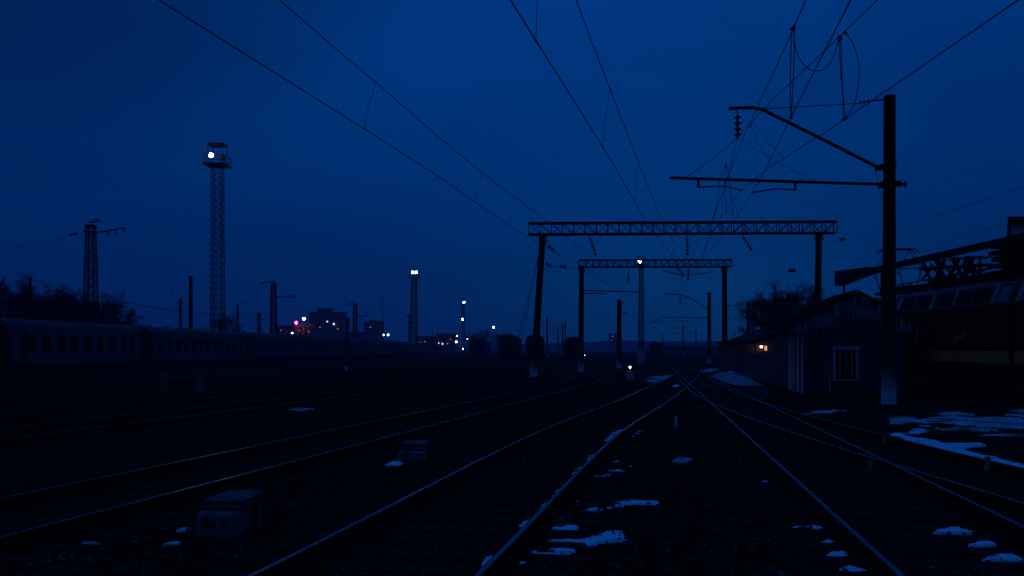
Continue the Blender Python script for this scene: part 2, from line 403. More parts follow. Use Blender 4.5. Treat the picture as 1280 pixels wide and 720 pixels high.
# ---------------------------------------------------------------- snow
def inside(poly, x, y):
    c = False; n = len(poly)
    for i in range(n):
        x1, y1 = poly[i]; x2, y2 = poly[i - 1]
        if (y1 > y) != (y2 > y) and x < (x2 - x1) * (y - y1) / (y2 - y1) + x1: c = not c
    return c
def edist(poly, x, y):
    b = 1e9; n = len(poly)
    for i in range(n):
        x1, y1 = poly[i]; x2, y2 = poly[i - 1]; dx, dy = x2 - x1, y2 - y1
        L = dx * dx + dy * dy; t = max(0, min(1, ((x - x1) * dx + (y - y1) * dy) / L)) if L else 0
        b = min(b, math.hypot(x - x1 - t * dx, y - y1 - t * dy))
    return b
snow = MB()
def patch(pp, h=.03, rough=.5, z0=.005, res=64, dirt=0.0, mi=0):
    poly = [tuple(G(*p, .02).xy) for p in pp]
    x0 = min(p[0] for p in poly); x1 = max(p[0] for p in poly); y0 = min(p[1] for p in poly); y1 = max(p[1] for p in poly)
    ex = max(x1 - x0, .05); ey = max(y1 - y0, .05); m_ = .06 * max(ex, ey)
    x0 -= m_; x1 += m_; y0 -= m_; y1 += m_
    nx_, ny_ = max(12, int(res * (ex / max(ex, ey)) ** .5)), max(12, int(res * (ey / max(ex, ey)) ** .5))
    w_ = min(ex, ey)
    fx = 4.0 / w_; base = len(snow.v); ok = []
    for j in range(ny_ + 1):
        for i in range(nx_ + 1):
            x = x0 + (x1 - x0) * i / nx_; y = y0 + (y1 - y0) * j / ny_
            d = edist(poly, x, y) * (1 if inside(poly, x, y) else -1)
            d += rough * .22 * w_ * (noise.noise((x * fx, y * fx, 3.3)) + .7 * noise.noise((x * fx * 2.7, y * fx * 2.7, 8)) + .5 * noise.noise((x * fx * 7, y * fx * 7, 5)) - dirt)
            ok.append(d > 0)
            q = d / (.18 * w_)
            z = z0 + h * (1 - math.exp(-q)) if d > 0 else max(-.05, z0 - .05 + d * .3)
            snow.v.append(Vector((x, y, z + (.2 * h * noise.noise((x * 14, y * 14, 0)) if d > 0 else 0))))
    for j in range(ny_):
        for i in range(nx_):
            a = j * (nx_ + 1) + i
            if any(ok[t] for t in (a, a + 1, a + nx_ + 1, a + nx_ + 2)):
                snow.face([base + t for t in (a, a + 1, a + nx_ + 2, a + nx_ + 1)], mi, True)
patch([(652, 700), (664, 686), (690, 689), (672, 676), (690, 672), (728, 671), (760, 661), (783, 661), (781, 668), (745, 677), (715, 686), (690, 691), (716, 692), (704, 697)], .018, .3)
patch([(679, 666), (695, 657), (722, 652), (720, 659), (700, 664)], .014, .6)
patch([(698, 645), (716, 636), (752, 633), (764, 629), (790, 624), (825, 624), (822, 629), (790, 629), (765, 632), (735, 638), (716, 643)], .014, .6)
patch([(712, 630), (724, 624), (722, 628)], .02); patch([(744, 596), (758, 588), (785, 581), (770, 590)], .02, .7); patch([(758, 578), (775, 574), (772, 578)], .02); patch([(786, 546), (796, 538), (804, 536), (800, 542)], .02)
def railside(y0, y1, off0, off1, h=.05):
    # snow drifted along the right rail of the centre left track
    def rx(y):
        pts = ((590, 720), (700, 610), (770, 540), (800, 516), (843, 491))
        for (xa, ya), (xb, yb) in zip(pts, pts[1:]):
            if yb <= y <= ya: return xa + (xb - xa) * (ya - y) / (ya - yb)
        return 590
    n = 6; L_ = []; R_ = []
    for i in range(n + 1):
        y = y0 + (y1 - y0) * i / n; L_.append((rx(y) + off0 - (0 if i in (0, n) else 1.5 + (i * 37 % 5)), y + 6)); R_.append((rx(y) + off1, y + 6))
    patch(L_ + R_[::-1], h, .6, .0, 60)
railside(575, 590, -6, 0); railside(560, 571, -5, 0); railside(600, 612, -5, 0); railside(531, 547, -9, 0); railside(640, 655, -6, 0); railside(688, 700, -8, 0); railside(620, 630, -4, 0)
patch([(205, 678), (214, 675), (226, 675.5), (222, 678)], .012, .7); patch([(222, 661), (230, 657), (240, 658.5), (236, 660)], .012, .7)
patch([(481, 580), (490, 576), (503, 577), (500, 581)], .03); patch([(585, 580), (590, 577), (600, 579), (594, 581)], .03)
patch([(300, 515), (320, 510), (345, 511), (330, 516)], .02, .8, 0, 40, .3, mi=1); patch([(350, 511), (372, 507), (395, 510), (370, 513)], .02, .8, 0, 40, .3, mi=1); patch([(95, 678), (112, 673), (126, 676), (110, 680)], .01, .9, 0, 40, .3, mi=1)
patch([(1165, 664), (1180, 658), (1204, 657), (1216, 663)], .028, .45); patch([(1208, 680), (1225, 674), (1243, 673), (1246, 679)], .026, .5); patch([(1228, 698), (1243, 691), (1270, 690), (1279, 698)], .028, .5)
patch([(1025, 677), (1034, 672), (1043, 675), (1040, 678)], .018, .6); patch([(1028, 696), (1038, 688), (1056, 687), (1060, 694)], .024, .55); patch([(1050, 708), (1062, 705), (1085, 711), (1080, 718), (1062, 713)], .02, .6); patch([(990, 658), (1005, 653), (1028, 656), (1024, 660), (1005, 656)], .02, .6); patch([(948, 602), (958, 599), (960, 602)], .02)
# strip along the right siding and the drift beyond
patch([(1112, 542), (1122, 540), (1140, 546), (1170, 550), (1200, 561), (1240, 570), (1290, 583), (1290, 588), (1250, 580), (1210, 570), (1160, 557)], .035, .8, .01, 130)
patch([(1180, 560), (1186, 553), (1226, 552), (1228, 555), (1200, 560)], .03, .5)
patch([(1112, 528), (1120, 521), (1137, 519), (1140, 523), (1125, 528)], .03, .9, .0, 70, .1, mi=1)
patch([(1132, 543), (1145, 535), (1160, 535), (1160, 538), (1146, 541)], .02, .8)
patch([(1145, 526), (1170, 520), (1190, 514), (1200, 519), (1230, 521), (1290, 518), (1290, 536), (1240, 536), (1185, 536), (1192, 530), (1170, 526)], .04, .9, .0, 120, .12, mi=1)
patch([(1225, 543), (1260, 541), (1290, 543), (1260, 544)], .02, .9, 0, 60, .1, mi=1); patch([(1262, 512), (1290, 508), (1290, 516)], .03, .8, 0, 50, mi=1)
patch([(895, 497), (915, 493), (948, 496), (942, 499), (915, 497)], .02, .9, 0, 60, .1, mi=1); patch([(1005, 516), (1035, 511), (1055, 511), (1030, 517)], .02, .9, 0, 60, .2, mi=1)
patch([(838, 483), (846, 479.5), (852, 481), (849, 484)], .04, .4); patch([(876, 481), (884, 479), (902, 491), (896, 491)], .03, .6)
patch([(795, 476), (812, 470), (845, 468), (838, 474), (815, 479)], .02, .9, 0, 70, .35, mi=1); patch([(838, 574), (850, 569), (868, 571), (858, 576)], .01, 1.0, 0, 50, .4, mi=1); patch([(868, 464), (884, 460), (900, 461), (890, 465)], .02, .9, 0, 50, .3, mi=1)
tag(snow.build('snow', ['snow', 'snow_thin']), 'thin ragged leftovers of snow lying along the rails and sleepers', 'snow', kind='stuff')
# heap against the fence
mb = MB(); nxh, nyh = 60, 26
for j in range(nyh + 1):
    for i in range(nxh + 1):
        u, v = i / nxh, j / nyh
        x = 12.0 + 2.3 * u + (v - .5) * 1.9; y = 45 + 17 * u + (v - .5) * .6
        h = math.sin(math.pi * min(1, v * 1.02)) ** .8 * (.25 + .5 * u) * math.sin(math.pi * min(1, u * .97 + .03)) ** .5 * (.75 + .55 * noise.noise((x * 1.1, y * .8, 0)))
        mb.v.append(Vector((x, y, -.06 + h + .12 * h * noise.noise((x * 5, y * 5, 1)))))
for j in range(nyh):
    for i in range(nxh):
        a = j * (nxh + 1) + i; mb.face((a, a + 1, a + nxh + 2, a + nxh + 1), 0, True)
tag(mb.build('snow_heap', 'snow_dirty'), 'long lumpy heap of old snow shovelled against the grey plank fence', 'snow heap')

# ---------------------------------------------------------------- catenary poles, portals, masts
def post(mb, a, b, r0, r1, n=12): mb.tube(a, b, r0, r1, n)
def V(*a): return Vector(a)
# near pole with bracket
B = G(1111, 505); Yp = B.y
root = thing('catenary_pole', 'tall concrete pole with a two-arm bracket reaching over the tracks in front of the shed', 'catenary pole', B, 'concrete catenary poles')
mb = MB(); post(mb, B - V(0, 0, .3), W(1112, 120, Yp), .225, .185, 16)
mb.tube(W(1112, 121, Yp) , W(1112, 119.2, Yp), .19, .16, 16); mb.build('post', 'concrete', root)
mb = MB(); mb.tube(B - V(0, 0, .1), W(1111, 458, Yp), .242, .236, 18); mb.build('painted_base', 'whitewash', root)
mb = MB(); mb.poly([W(1104, 209.5, Yp), W(1095, 208, Yp), W(1020, 170, Yp), W(952, 136.5, Yp), W(940, 134.5, Yp), W(911, 135.5, Yp)], .055, 8)
mb.box(W(1107, 209, Yp), (.5, .5, .12)); mb.build('upper_bracket', 'steel', root)
mb = MB(); mb.poly([W(1104, 230.5, Yp), W(837, 222.3, Yp)], .05, 8); mb.box(W(1111, 230.5, Yp), (.52, .52, .16))
mb.poly([W(994, 228, Yp), W(994, 238, Yp)], .045, 6); mb.poly([W(873, 224, Yp), W(873, 234, Yp)], .05, 6)
mb.build('lower_bracket', 'steel', root)
for pts in ([(873, 234), (905, 232.5), (927, 237.5)], [(994, 237), (968, 236), (940, 241)]):
    mb = MB(); mb.poly([W(x, y, Yp) for x, y in pts], .022, 6); mb.build('steady_arm', 'steel', root)
mb = MB(); mb.poly([W(954, 136, Yp), W(1075, 129, Yp)], .016, 6); mb.poly([W(1084, 126.5, Yp), W(1104, 124.5, Yp)], .03, 6); mb.insulator(W(1073, 129, Yp), W(1087, 126.3, Yp), .06, 3); mb.build('tie_rod', ['steel'], root)
mb = MB(); mb.poly([W(922, 134, Yp), W(920.5, 138, Yp), W(922, 143, Yp)], .018, 5); mb.insulator(W(922, 143, Yp), W(922, 172, Yp), .13, 4); mb.build('insulator', 'insul', root)
mb = MB(); mb.insulator(W(1117, 230, Yp), W(1134, 230, Yp), .12, 3); mb.build('insulator', 'insul', root)
mb = MB(); mb.poly([W(1094, 210, Yp), W(1097, 224, Yp), W(1099, 240, Yp), W(1104, 252, Yp)], .01, 5); mb.build('earth_wire', 'wire', root)
mb = MB(); mb.poly(sagline(W(922, 172, Yp), W(858, 221, Yp), .05), .011, 5); mb.poly(sagline(W(924, 172, Yp), W(1022, 227, Yp), .1), .009, 5); mb.build('stay_wire', 'wire', root)

def lattice_beam(mb, a, b, h, wd, nb, r=.045):
    a, b = Vector(a), Vector(b); d = (b - a); side = Vector((-d.y, d.x, 0)).normalized() * wd / 2
    U = Vector((0, 0, h))
    for s in (-1, 1):
        for u in (0, 1): mb.tube(a + side * s + U * u, b + side * s + U * u, r * 1.35, n=4)
    for k in range(nb + 1):
        p = a + d * (k / nb)
        for s in (-1, 1): mb.tube(p + side * s, p + side * s + U, r * .8, n=4)
        for u in (0, 1): mb.tube(p - side + U * u, p + side + U * u, r * .7, n=4)
        if k < nb:
            q = a + d * ((k + 1) / nb)
            mb.tube(p + side * -1 + U * (1 if k < nb / 2 else 0), q + side * -1 + U * (0 if k < nb / 2 else 1), r * .62, n=4)
            mb.tube(p + side + U * (k % 2), q + side + U * (1 - k % 2), r * .62, n=4)
            mb.tube(p - side + U, q + side + U, r * .5, n=4)
# front portal
Y1 = 59.5
root = thing('catenary_portal', 'larger nearer steel lattice portal with a leaning left post across the tracks', 'catenary portal', G(667, 471), 'lattice portals over the tracks')
mb = MB(); lattice_beam(mb, W(661, 293.3, Y1 + .3), W(1044, 291.3, Y1 - .2), .74, .7, 27, .048); mb.build('beam', 'steel', root)
b0 = G(667, 471); t0 = W(678.5, 292, Y1)
mb = MB(); post(mb, b0 - V(.02, 0, .3), t0, .245, .205, 14)
for k in range(4): mb.box(t0 - V(0, 0, .12 + .18 * k), (.56, .5, .07))
mb.build('post', 'concrete', root)
mb = MB(); mb.tube(b0 - V(0, 0, .1), b0.lerp(t0, .105), .262, .256, 16); mb.build('painted_base', 'whitewash', root)
b1 = V(W(1021, 471, Y1).x, Y1, 0); t1 = W(1023.5, 290.5, Y1)
mb = MB(); post(mb, b1 - V(0, 0, .3), t1, .24, .2, 14)
for k in range(3): mb.box(t1 - V(0, 0, .1 + .18 * k), (.52, .5, .07))
mb.build('post', 'concrete', root)
for (x, y) in ((636, 446), (642, 447)):
    mb = MB(); e = G(x, 470); mb.tube(t0 - V(.1, 0, .7), V(e.x, Y1 + 1.5, 0.02), .018, n=5); mb.build('guy_wire', 'wire', root)
for (x0, y0, x1, y1) in ((737, 294, 745, 319), (858.5, 294, 859.5, 319), (929, 293, 940, 313)):
    mb = MB(); mb.insulator(W(x0, y0 + 3, Y1), W(x1, y1, Y1), .13, 5); mb.tube(W(x0, y0 - 1, Y1), W(x0, y0 + 3, Y1), .03, n=5); mb.build('insulator', 'insul', root)
for (x0, y0, x1, y1) in ((684, 307, 693, 313), (682, 329, 689, 333.5), (700, 332.5, 708, 333.5)):
    mb = MB(); mb.insulator(W(x0, y0, Y1), W(x1, y1, Y1), .17, 2); mb.build('insulator', 'insul', root)
# rear portal
Y2 = 73.6
root = thing('catenary_portal', 'smaller farther steel lattice portal standing behind the leaning one', 'catenary portal', G(726, 464.5), 'lattice portals over the tracks')
mb = MB(); lattice_beam(mb, W(724, 334, Y2), W(914, 333.6, Y2), .57, .6, 22, .045); mb.build('beam', 'steel', root)
for x, xt in ((726, 727), (906, 905.5)):
    bb = V(W(x, 437, Y2).x, Y2, 0); tt = W(xt, 332, Y2)
    mb = MB(); post(mb, bb - V(0, 0, .3), tt, .24, .19, 14)
    for k in range(2): mb.box(tt - V(0, 0, .15 + .25 * k), (.55, .5, .08))
    mb.build('post', 'concrete', root)
    mb = MB(); mb.tube(bb - V(0, 0, .1), bb.lerp(tt, .13), .26, .255, 16); mb.build('painted_base', 'whitewash', root)
for (x0, y0, x1, y1) in ((861, 336, 860, 351), (786, 343, 784, 354), (845, 334, 855, 343)):
    mb = MB(); mb.tube(W(x0, 334, Y2), W(x0, y0, Y2), .02, n=5); mb.insulator(W(x0, y0, Y2), W(x1, y1, Y2), .13, 4); mb.build('insulator', 'insul', root)
mb = MB(); mb.tube(W(728, 363, Y2 + .3), W(800, 365, Y2 + 1), .05, n=6); mb.tube(W(728, 366.5, Y2 + .3), W(758, 366.8, Y2 + .6), .04, n=6); mb.build('cross_bar', 'steel', root)
mb = MB(); mb.tube(W(828, 338, Y2), W(857, 345, Y2), .05, n=5); mb.tube(W(862, 344, Y2), W(890, 339.5, Y2), .035, n=5); mb.build('bracket', 'steel', root)

def lattice_tower(mb, base, H, w0, w1, nb, r=.05, rb=None):
    rb = rb or r * .6; base = Vector(base)
    def cn(k, t):
        ww = (w0 + (w1 - w0) * t) / 2; sx, sy = ((-1, -1), (1, -1), (1, 1), (-1, 1))[k]
        return base + Vector((sx * ww, sy * ww, H * t))
    for k in range(4):
        mb.tube(cn(k, -.01), cn(k, 1), r, n=4)
        for i in range(nb):
            a, b = i / nb, (i + 1) / nb; j = (k + 1) % 4
            mb.tube(cn(k, a), cn(j, b), rb, n=3); mb.tube(cn(j, a), cn(k, b), rb, n=3); mb.tube(cn(k, b), cn(j, b), rb, n=3)
def floodlight(root, p, r, em, face=None):
    """round floodlight whose lens looks down the yard towards the tracks"""
    d = (Vector((0, 0, 1.8)) - Vector(p)).normalized()
    mb = MB(); p = Vector(p)
    mb.poly([p - d * r * 1.1, p - d * r * .7, p - d * .04], [r * .35, r * .85, r * 1.08], 12)
    mb.tube(p - d * r * .5 - V(0, 0, r * 1.5), p - d * r * .5, r * .12, n=5)
    h = mb.build('floodlight', 'steel', root)
    mb = MB(); mb.poly([p - d * .03, p + d * .02], [r, r], 14); mb.build('lens', em, h)
def flood_mast(label, px, ytop, yplat, Y, lamps, w0=2.4, nb=24, r=.09, roof=True, em='flood', lr=.45):
    b = V((px - CX) / F * Y, Y, 0); zp = CZ - (yplat - HY) / F * Y; zt = CZ - (ytop - HY) / F * Y
    root = thing('floodlight_mast', label, 'floodlight mast', b, 'floodlight masts of the yard')
    mb = MB(); lattice_tower(mb, b, zp, w0, w0 * .86, nb, r); mb.build('lattice_tower', 'steel', root)
    pw = w0 * 1.95
    mb = MB(); mb.box(b + V(0, 0, zp + .12), (pw, pw, .3)); mb.build('platform', 'steel', root)
    mb = MB()
    for sx in (-1, 1):
        for sy in (-1, 1): mb.tube(b + V(sx * pw / 2, sy * pw / 2, zp), b + V(sx * pw / 2, sy * pw / 2, zp + 1.5), .06, n=4)
        for zz in (.8, 1.5): mb.tube(b + V(sx * pw / 2, -pw / 2, zp + zz), b + V(sx * pw / 2, pw / 2, zp + zz), .05, n=4); mb.tube(b + V(-pw / 2, sx * pw / 2, zp + zz), b + V(pw / 2, sx * pw / 2, zp + zz), .05, n=4)
    mb.build('railing', 'steel', root)
    if roof:
        mb = MB(); rw = pw * .68
        for sx in (-1, 1):
            for sy in (-1, 1): mb.tube(b + V(sx * rw / 2, sy * rw / 2, zp), b + V(sx * rw / 2, sy * rw / 2, zt), .07, n=4)
        mb.box(b + V(0, 0, zt), (rw * 1.05, rw * 1.05, .32)); mb.box(b + V(pw * .28, -pw * .3, zp + 1.1), (.9, .6, .7)); mb.build('lamp_frame', 'steel', root)
    for (lx, ly) in lamps: floodlight(root, W(lx, ly, Y - pw * .45), lr, em)
    return root
flood_mast('tallest lattice floodlight mast, one blinding lamp in the cage on top, behind the left train', 272, 181.5, 207.5, 150, [(264, 194)], 1.85, 30, .075, True, 'flood', .33)
flood_mast('floodlight mast near the centre with two white lamps side by side at the top', 517.5, 338, 347.5, 386, [(515.7, 340.5), (520, 340.5)], 2.6, 20, .2, True, 'flood_far', .5)
flood_mast('distant floodlight mast carrying one lamp at the top and one halfway down', 579, 374, 382, 623, [(580, 378), (578.3, 399)], 1.9, 14, .3, True, 'flood_far', .6)
# lamp post behind the rear portal
Y5 = 106; b = V((801.5 - CX) / F * Y5, Y5, 0)
root = thing('floodlight_mast', 'slim lattice lamp mast rising behind the rear portal beam, its lamp just above the beam', 'floodlight mast', b, 'floodlight masts of the yard')
mb = MB(); lattice_tower(mb, b, CZ + (HY - 331) / F * Y5, .56, .42, 26, .045); mb.build('lattice_tower', 'steel', root)
mb = MB(); mb.box(b + V(0, 0, .9), (.7, .7, 1.9)); mb.build('painted_base', 'whitewash', root)
mb = MB(); mb.box(W(801, 331, Y5), (1.1, .9, .12)); mb.box(W(801, 321.5, Y5), (.9, .7, .12))
for s in (-.4, .4): mb.tube(W(801, 331, Y5) + V(s, 0, 0), W(801, 321.5, Y5) + V(s, 0, 0), .03, n=4)
mb.build('lamp_frame', 'steel', root)
floodlight(root, W(800, 326.5, Y5 - .4), .2, 'flood_far')
# far pale wall across the line
x0, x1 = W(806, 433, 300).x, W(934, 433, 290).x
root = thing('retaining_wall', 'far long pale wall crossing behind the poles beneath the rear portal', 'wall', ((x0 + x1) / 2, 296, 0)); root['kind'] = 'thing'
mb = MB(); mb.box(((x0 + x1) / 2, 296, 1.5), (x1 - x0, .5, 3.0)); mb.build('wall', 'box_conc', root)
mb = MB(); mb.box(((x0 + x1) / 2, 296, 3.1), (x1 - x0 + .4, .8, .22)); mb.build('coping', 'whitewash', root)
# far lamp post
p = W(617, 409, 530); root = thing('lamp_post', 'far lone lamp post with a white lamp right of the distant mast', 'lamp post', (p.x, p.y, 0))
mb = MB(); mb.tube((p.x, p.y, 0), (p.x, p.y, p.z), .14, .09, 6); mb.build('post', 'steel', root)
mb = MB(); mb.sphere(p, .58, 8, 6); mb.build('lamp', 'lamp_small', root)

# anchor pylons with cross arms (left)
def pylon(label, px, ytop, H, wt, wb, arms, nb=14, r=.06):
    Y = (H - CZ) * F / (HY - ytop); b = V((px - CX) / F * Y, Y, 0)
    root = thing('catenary_pylon', label, 'catenary pylon', b, 'lattice catenary pylons')
    mb = MB(); s = Y / F
    lattice_tower(mb, b, H * .95, wb * s, wt * s, nb, r * 1.2); mb.box(b + V(0, 0, H * .95), (wt * s * 1.2, wt * s * 1.2, .25)); mb.tube(b + V(wt * s * .35, 0, H * .93), b + V(wt * s * .35, 0, H), r, n=4)
    mb.build('lattice_tower', 'steel', root)
    for pts, drops in arms:
        mb = MB(); mb.poly([W(x, y, Y) for x, y in pts], r * 1.3, 5); m_ = mb.build('cross_arm', 'steel', root)
        for (x, y, l) in drops:
            mb = MB(); mb.insulator(W(x, y, Y), W(x, y + l, Y), .17 * max(1, Y / 110) ** .6, 2); mb.build('insulator', 'insul', m_)
    return root, Y
pyl, YP = pylon('big tapering lattice pylon at the left with a slanted arm and three insulators', 113.5, 273.5, 17.5, 8.5, 16, [([(104, 289), (120, 290.5), (135, 288.5), (157, 284.5)], [(134, 288, 6), (144, 286.5, 6), (155, 285, 6)]), ([(110, 278), (127, 276)], []), ([(119, 274), (125, 275)], [])], 16, .07)
pylon('lattice pylon rising right of the tallest floodlight mast with arms on both sides', 342, 350, 17.5, 5, 7.5, [([(325, 354.5), (342, 351.5)], [(329, 352, 4)]), ([(342, 371), (370, 370)], [(351, 370, 4), (360, 370, 4), (368, 370, 4)])], 14, .1)
pylon('faint lattice pylon right of the apartment block, one arm pointing left', 444, 377.5, 17.5, 4, 6, [([(433, 381), (444, 378.5)], []), ([(444, 396), (462, 394)], [(452, 395, 4)])], 12, .13)
pylon('pylon with an upswept arm just right of the tallest mast base', 297, 377, 15, 1.6, 3.4, [([(289, 386), (297, 383), (310, 377)], []), ([(292, 394), (304, 394)], [])], 8, .07)
pylon('small pylon with crossed arms left of the plain dark chimney pole', 225.5, 371, 14, 1.8, 3.4, [([(218, 386), (234, 386)], []), ([(220, 381), (229, 372)], []), ([(221, 373), (230, 380)], [])], 8, .06)
pylon('smallest distant pylon between the two arm-bearing pylons', 324, 389, 14, 2.5, 4, [([(318, 393), (330, 391)], []), ([(319, 399), (331, 399)], [])], 9, .13)
pylon('pylon standing close left of the two-lamp mast', 512.5, 392, 15, 2.5, 4, [([(506, 395), (513, 393)], []), ([(512, 404), (524, 403)], [])], 9, .14)
pylon('remote pylon over the trees at the far left edge', 37.5, 342, 13, 2.2, 4.5, [([(33, 345), (42, 344)], [])], 8, .045)
# plain poles
def pole(name, label, cat, px, ytop, H, r0, r1, group=None, base_white=0.0, extra=None, mat_='concrete'):
    Y = (H - CZ) * F / (HY - ytop); b = V((px - CX) / F * Y, Y, 0)
    root = thing(name, label, cat, b, group)
    mb = MB(); mb.tube(b - V(0, 0, .2), b + V(0, 0, H), r0, r1, 10); mb.build('post', mat_, root)
    if base_white: mb = MB(); mb.tube(b - V(0, 0, .1), b + V(0, 0, base_white), r0 * 1.1, r0 * 1.08, 12); mb.build('painted_base', 'whitewash', root)
    if extra: extra(root, Y, b)
    return root
CP = 'concrete catenary poles'
pole('concrete_pole', 'plain thick dark pole without arms left of the tallest mast', 'pole', 238.5, 345, 10.5, .25, .21)
pole('aerial_mast', 'thin tall aerial mast over the lit roofs left of the two-lamp mast', 'mast', 478.5, 369, 22, .22, .07, mat_='steel')
pole('aerial_mast', 'short thin mast between the two-lamp mast and the distant one', 'mast', 540.5, 408, 14, .22, .12, mat_='steel')
def ex_774(root, Y, b):
    mb = MB(); mb.tube(W(776, 378, Y), W(781, 379, Y), .05, n=5); mb.insulator(W(778, 391, Y), W(784, 392, Y), .14, 2); mb.insulator(W(777, 381, Y), W(777, 387, Y), .09, 2); mb.build('insulator', 'insul', root)
pole('catenary_pole', 'short stout pole with white foot standing between the rear portal post and the lamp mast', 'catenary pole', 774, 374.5, 6.65, .26, .21, CP, 1.1, ex_774)
def ex_886(root, Y, b):
    mb = MB(); mb.poly([W(885, 386, Y), W(862, 372, Y), W(848, 368, Y), W(830, 367, Y)], .06, 6); mb.poly([W(885, 397, Y), W(832, 396.5, Y)], .05, 6); mb.poly([W(880, 368, Y), W(892, 366, Y)], .05, 5); mb.build('bracket', 'steel', root)
    mb = MB(); mb.insulator(W(850, 369, Y), W(851, 381, Y), .14, 4); mb.build('insulator', 'insul', root)
pole('catenary_pole', 'catenary pole inside the rear portal whose curved bracket reaches left', 'catenary pole', 886.5, 365.5, 9.2, .27, .22, CP, 1.2, ex_886)
def ex_935(root, Y, b):
    mb = MB(); mb.poly([W(934, 392, Y), W(920, 383, Y), W(908, 382, Y)], .05, 6); mb.poly([W(934, 397, Y), W(908, 398, Y)], .04, 6); mb.build('bracket', 'steel', root)
pole('catenary_pole', 'catenary pole seen beyond the fence between the rear portal and the bare tree', 'catenary pole', 935, 377.5, 8.8, .26, .2, CP, 1.2, ex_935)
for px, yt, lab in ((684, 397, 'tallest of the faint thin poles between the two left portal posts'), (697.5, 408, 'shortest of the faint thin poles between the two left portal posts'), (703, 405.5, 'middle one of the faint thin poles left of the rear portal'), (706.5, 402, 'faint thin pole standing closest left of the rear portal post'),
                   (870, 412, 'far thin pole seen under the portals right of the lamp mast'), (854, 406, 'far thin pole between the lamp mast and the bracket pole'), (828.5, 416, 'faintest far pole just right of the lamp mast'), (918, 414, 'far pole seen between the rear portal and the fence pole')):
    def ex(root, Y, b):
        mb = MB(); mb.poly([b + V(0, 0, 7.4), b + V(-2.4, 0, 8.9), b + V(-3.6, 0, 8.9)], .06, 5); mb.poly([b + V(0, 0, 6.6), b + V(-3.6, 0, 6.6)], .05, 5); mb.build('bracket', 'steel', root)
    pole('catenary_pole', lab, 'catenary pole', px, yt, 9.4, .25, .2, CP, 1.2, ex)
# colour-light signals
def sig_head(px, yt, yb, wpx):
    def f(root, Y, b):
        s = Y / F; mb = MB(); c = W(px, (yt + yb) / 2, Y - .2); mb.box(c, (wpx * s, .25, (yb - yt) * s), 0, 0, 1, .08); mb.build('signal_head', 'under', root)
    return f
pole('colour_light_signal', 'unlit signal post in front of the train with a dark oblong head', 'signal', 434.5, 398, 6.3, .13, .12, None, 0, sig_head(434.5, 397, 409, 4.5), 'steel')

# ---------------------------------------------------------------- overhead wires
def line_set(label, cf, z_con, z_mes, con_pts, mes_pts, drops, r=.0105):
    root = thing('overhead_wire', label, 'overhead wire', con_pts[0], 'overhead line wires')
    mb = MB(); mb.poly(con_pts, r, 5); mb.build('contact_wire', 'wire', root)
    mb = MB(); mb.poly(mes_pts, r, 5); mb.build('messenger_wire', 'wire', root)
    for d in drops:
        mb = MB(); mb.poly(d, .006, 5)
        for q in (0, -1): mb.sphere(d[q], .022, 6, 4)
        mb.build('dropper', 'wire', root)
    return root
def interp(pts, Y):
    for a, b in zip(pts, pts[1:]):
        if a[1] <= Y <= b[1]:
            t = (Y - a[1]) / (b[1] - a[1]); return Vector(a).lerp(Vector(b), t)
    return Vector(pts[-1])
def on(cf, arr): return smooth_path([(cf(Y) + dx, Y, z) for Y, dx, z in arr], 2.0)
def drop(con, mes, Y, sl=.0):
    a = interp(mes, Y); b = interp(con, Y + sl); m_ = a.lerp(b, .5) + V(-.03, 0, -.04); return [a, m_, b]
con = on(c4, [(3, 0.05, 6.2), (11.4, 0, 6.18), (22, -.1, 6.16), (34.5, -.5, 6.14), (48, -.3, 6.13), (59.5, 0, 6.13), (73, .2, 6.1), (110, -1.5, 6.1)])
mes = on(c4, [(3, 0, 7.9), (14.4, 0, 7.37), (18.4, 0, 7.23), (26, 0, 6.98), (36.4, 0, 6.93), (48, -.6, 7.25), (59.2, -1.4, 8.0), (73.6, -.4, 7.3), (110, -1.5, 7.6)])
line_set('wire pair over the left track entering at the top left of the sky', c4, 0, 0, con, mes, [drop(con, mes, Y, s) for Y, s in ((9, .3), (18.4, -.5), (26.5, .1), (36, .2), (46, 0))])
con = on(c1, [(3, 0.0, 6.02), (10.9, 0, 6.0), (20, .05, 5.96), (29.2, 0, 5.93), (44, .15, 6.0), (59.5, -.3, 6.05), (72, -1.2, 6.05), (112, -6.5, 6.1)])
mes = on(c1, [(3, 0, 8.9), (10, 0, 8.3), (15.6, 0, 7.83), (20.5, 0, 7.58), (29, 0, 7.2), (36.4, 0, 6.98), (47, -.1, 7.35), (59.4, -.05, 8.1), (66, -.6, 7.6), (73.6, -1.2, 7.4), (92, -3.6, 7.0), (112, -6.2, 7.9)])
line_set('wire pair over the centre left track dropping steeply to the portal middle', c1, 0, 0, con, mes, [drop(con, mes, Y, s) for Y, s in ((12.9, -.6), (20.2, -1.6), (26.5, -1), (34, -.5), (44, 0))])
con2 = smooth_path([(2.48, 3, 5.62), (4.08, 10.9, 6.0), (5.6, 18.4, 6.37), (7.9, 29.75, 6.93), (9.6, 42, 6.85), (11.7, 59.5, 6.8), (14, 74, 6.7), (20.5, 112, 6.4), (27, 200, 6.2)], 2.0)
mes2 = on(c2, [(3, 0, 8.2), (9, 0, 7.9), (15.3, 0, 7.7), (21.9, 0, 7.76), (26, .1, 8.1), (29.7, .22, 8.78), (36, .2, 8.0), (46, .0, 7.6), (59.4, -.35, 8.1), (73.6, .3, 7.5), (90, .9, 7.1), (112, 1.0, 8.0), (150, -.8, 7.3), (200, -6.6, 7.9)])
line_set('wire pair over the right-hand track tied to the insulator of the near pole bracket', c2, 0, 0, con2, mes2, [drop(con2, mes2, Y, s) for Y, s in ((24.5, -1.2), (34, .4), (40, 0), (50, 0))])
c3 = lambda Y: 6.28
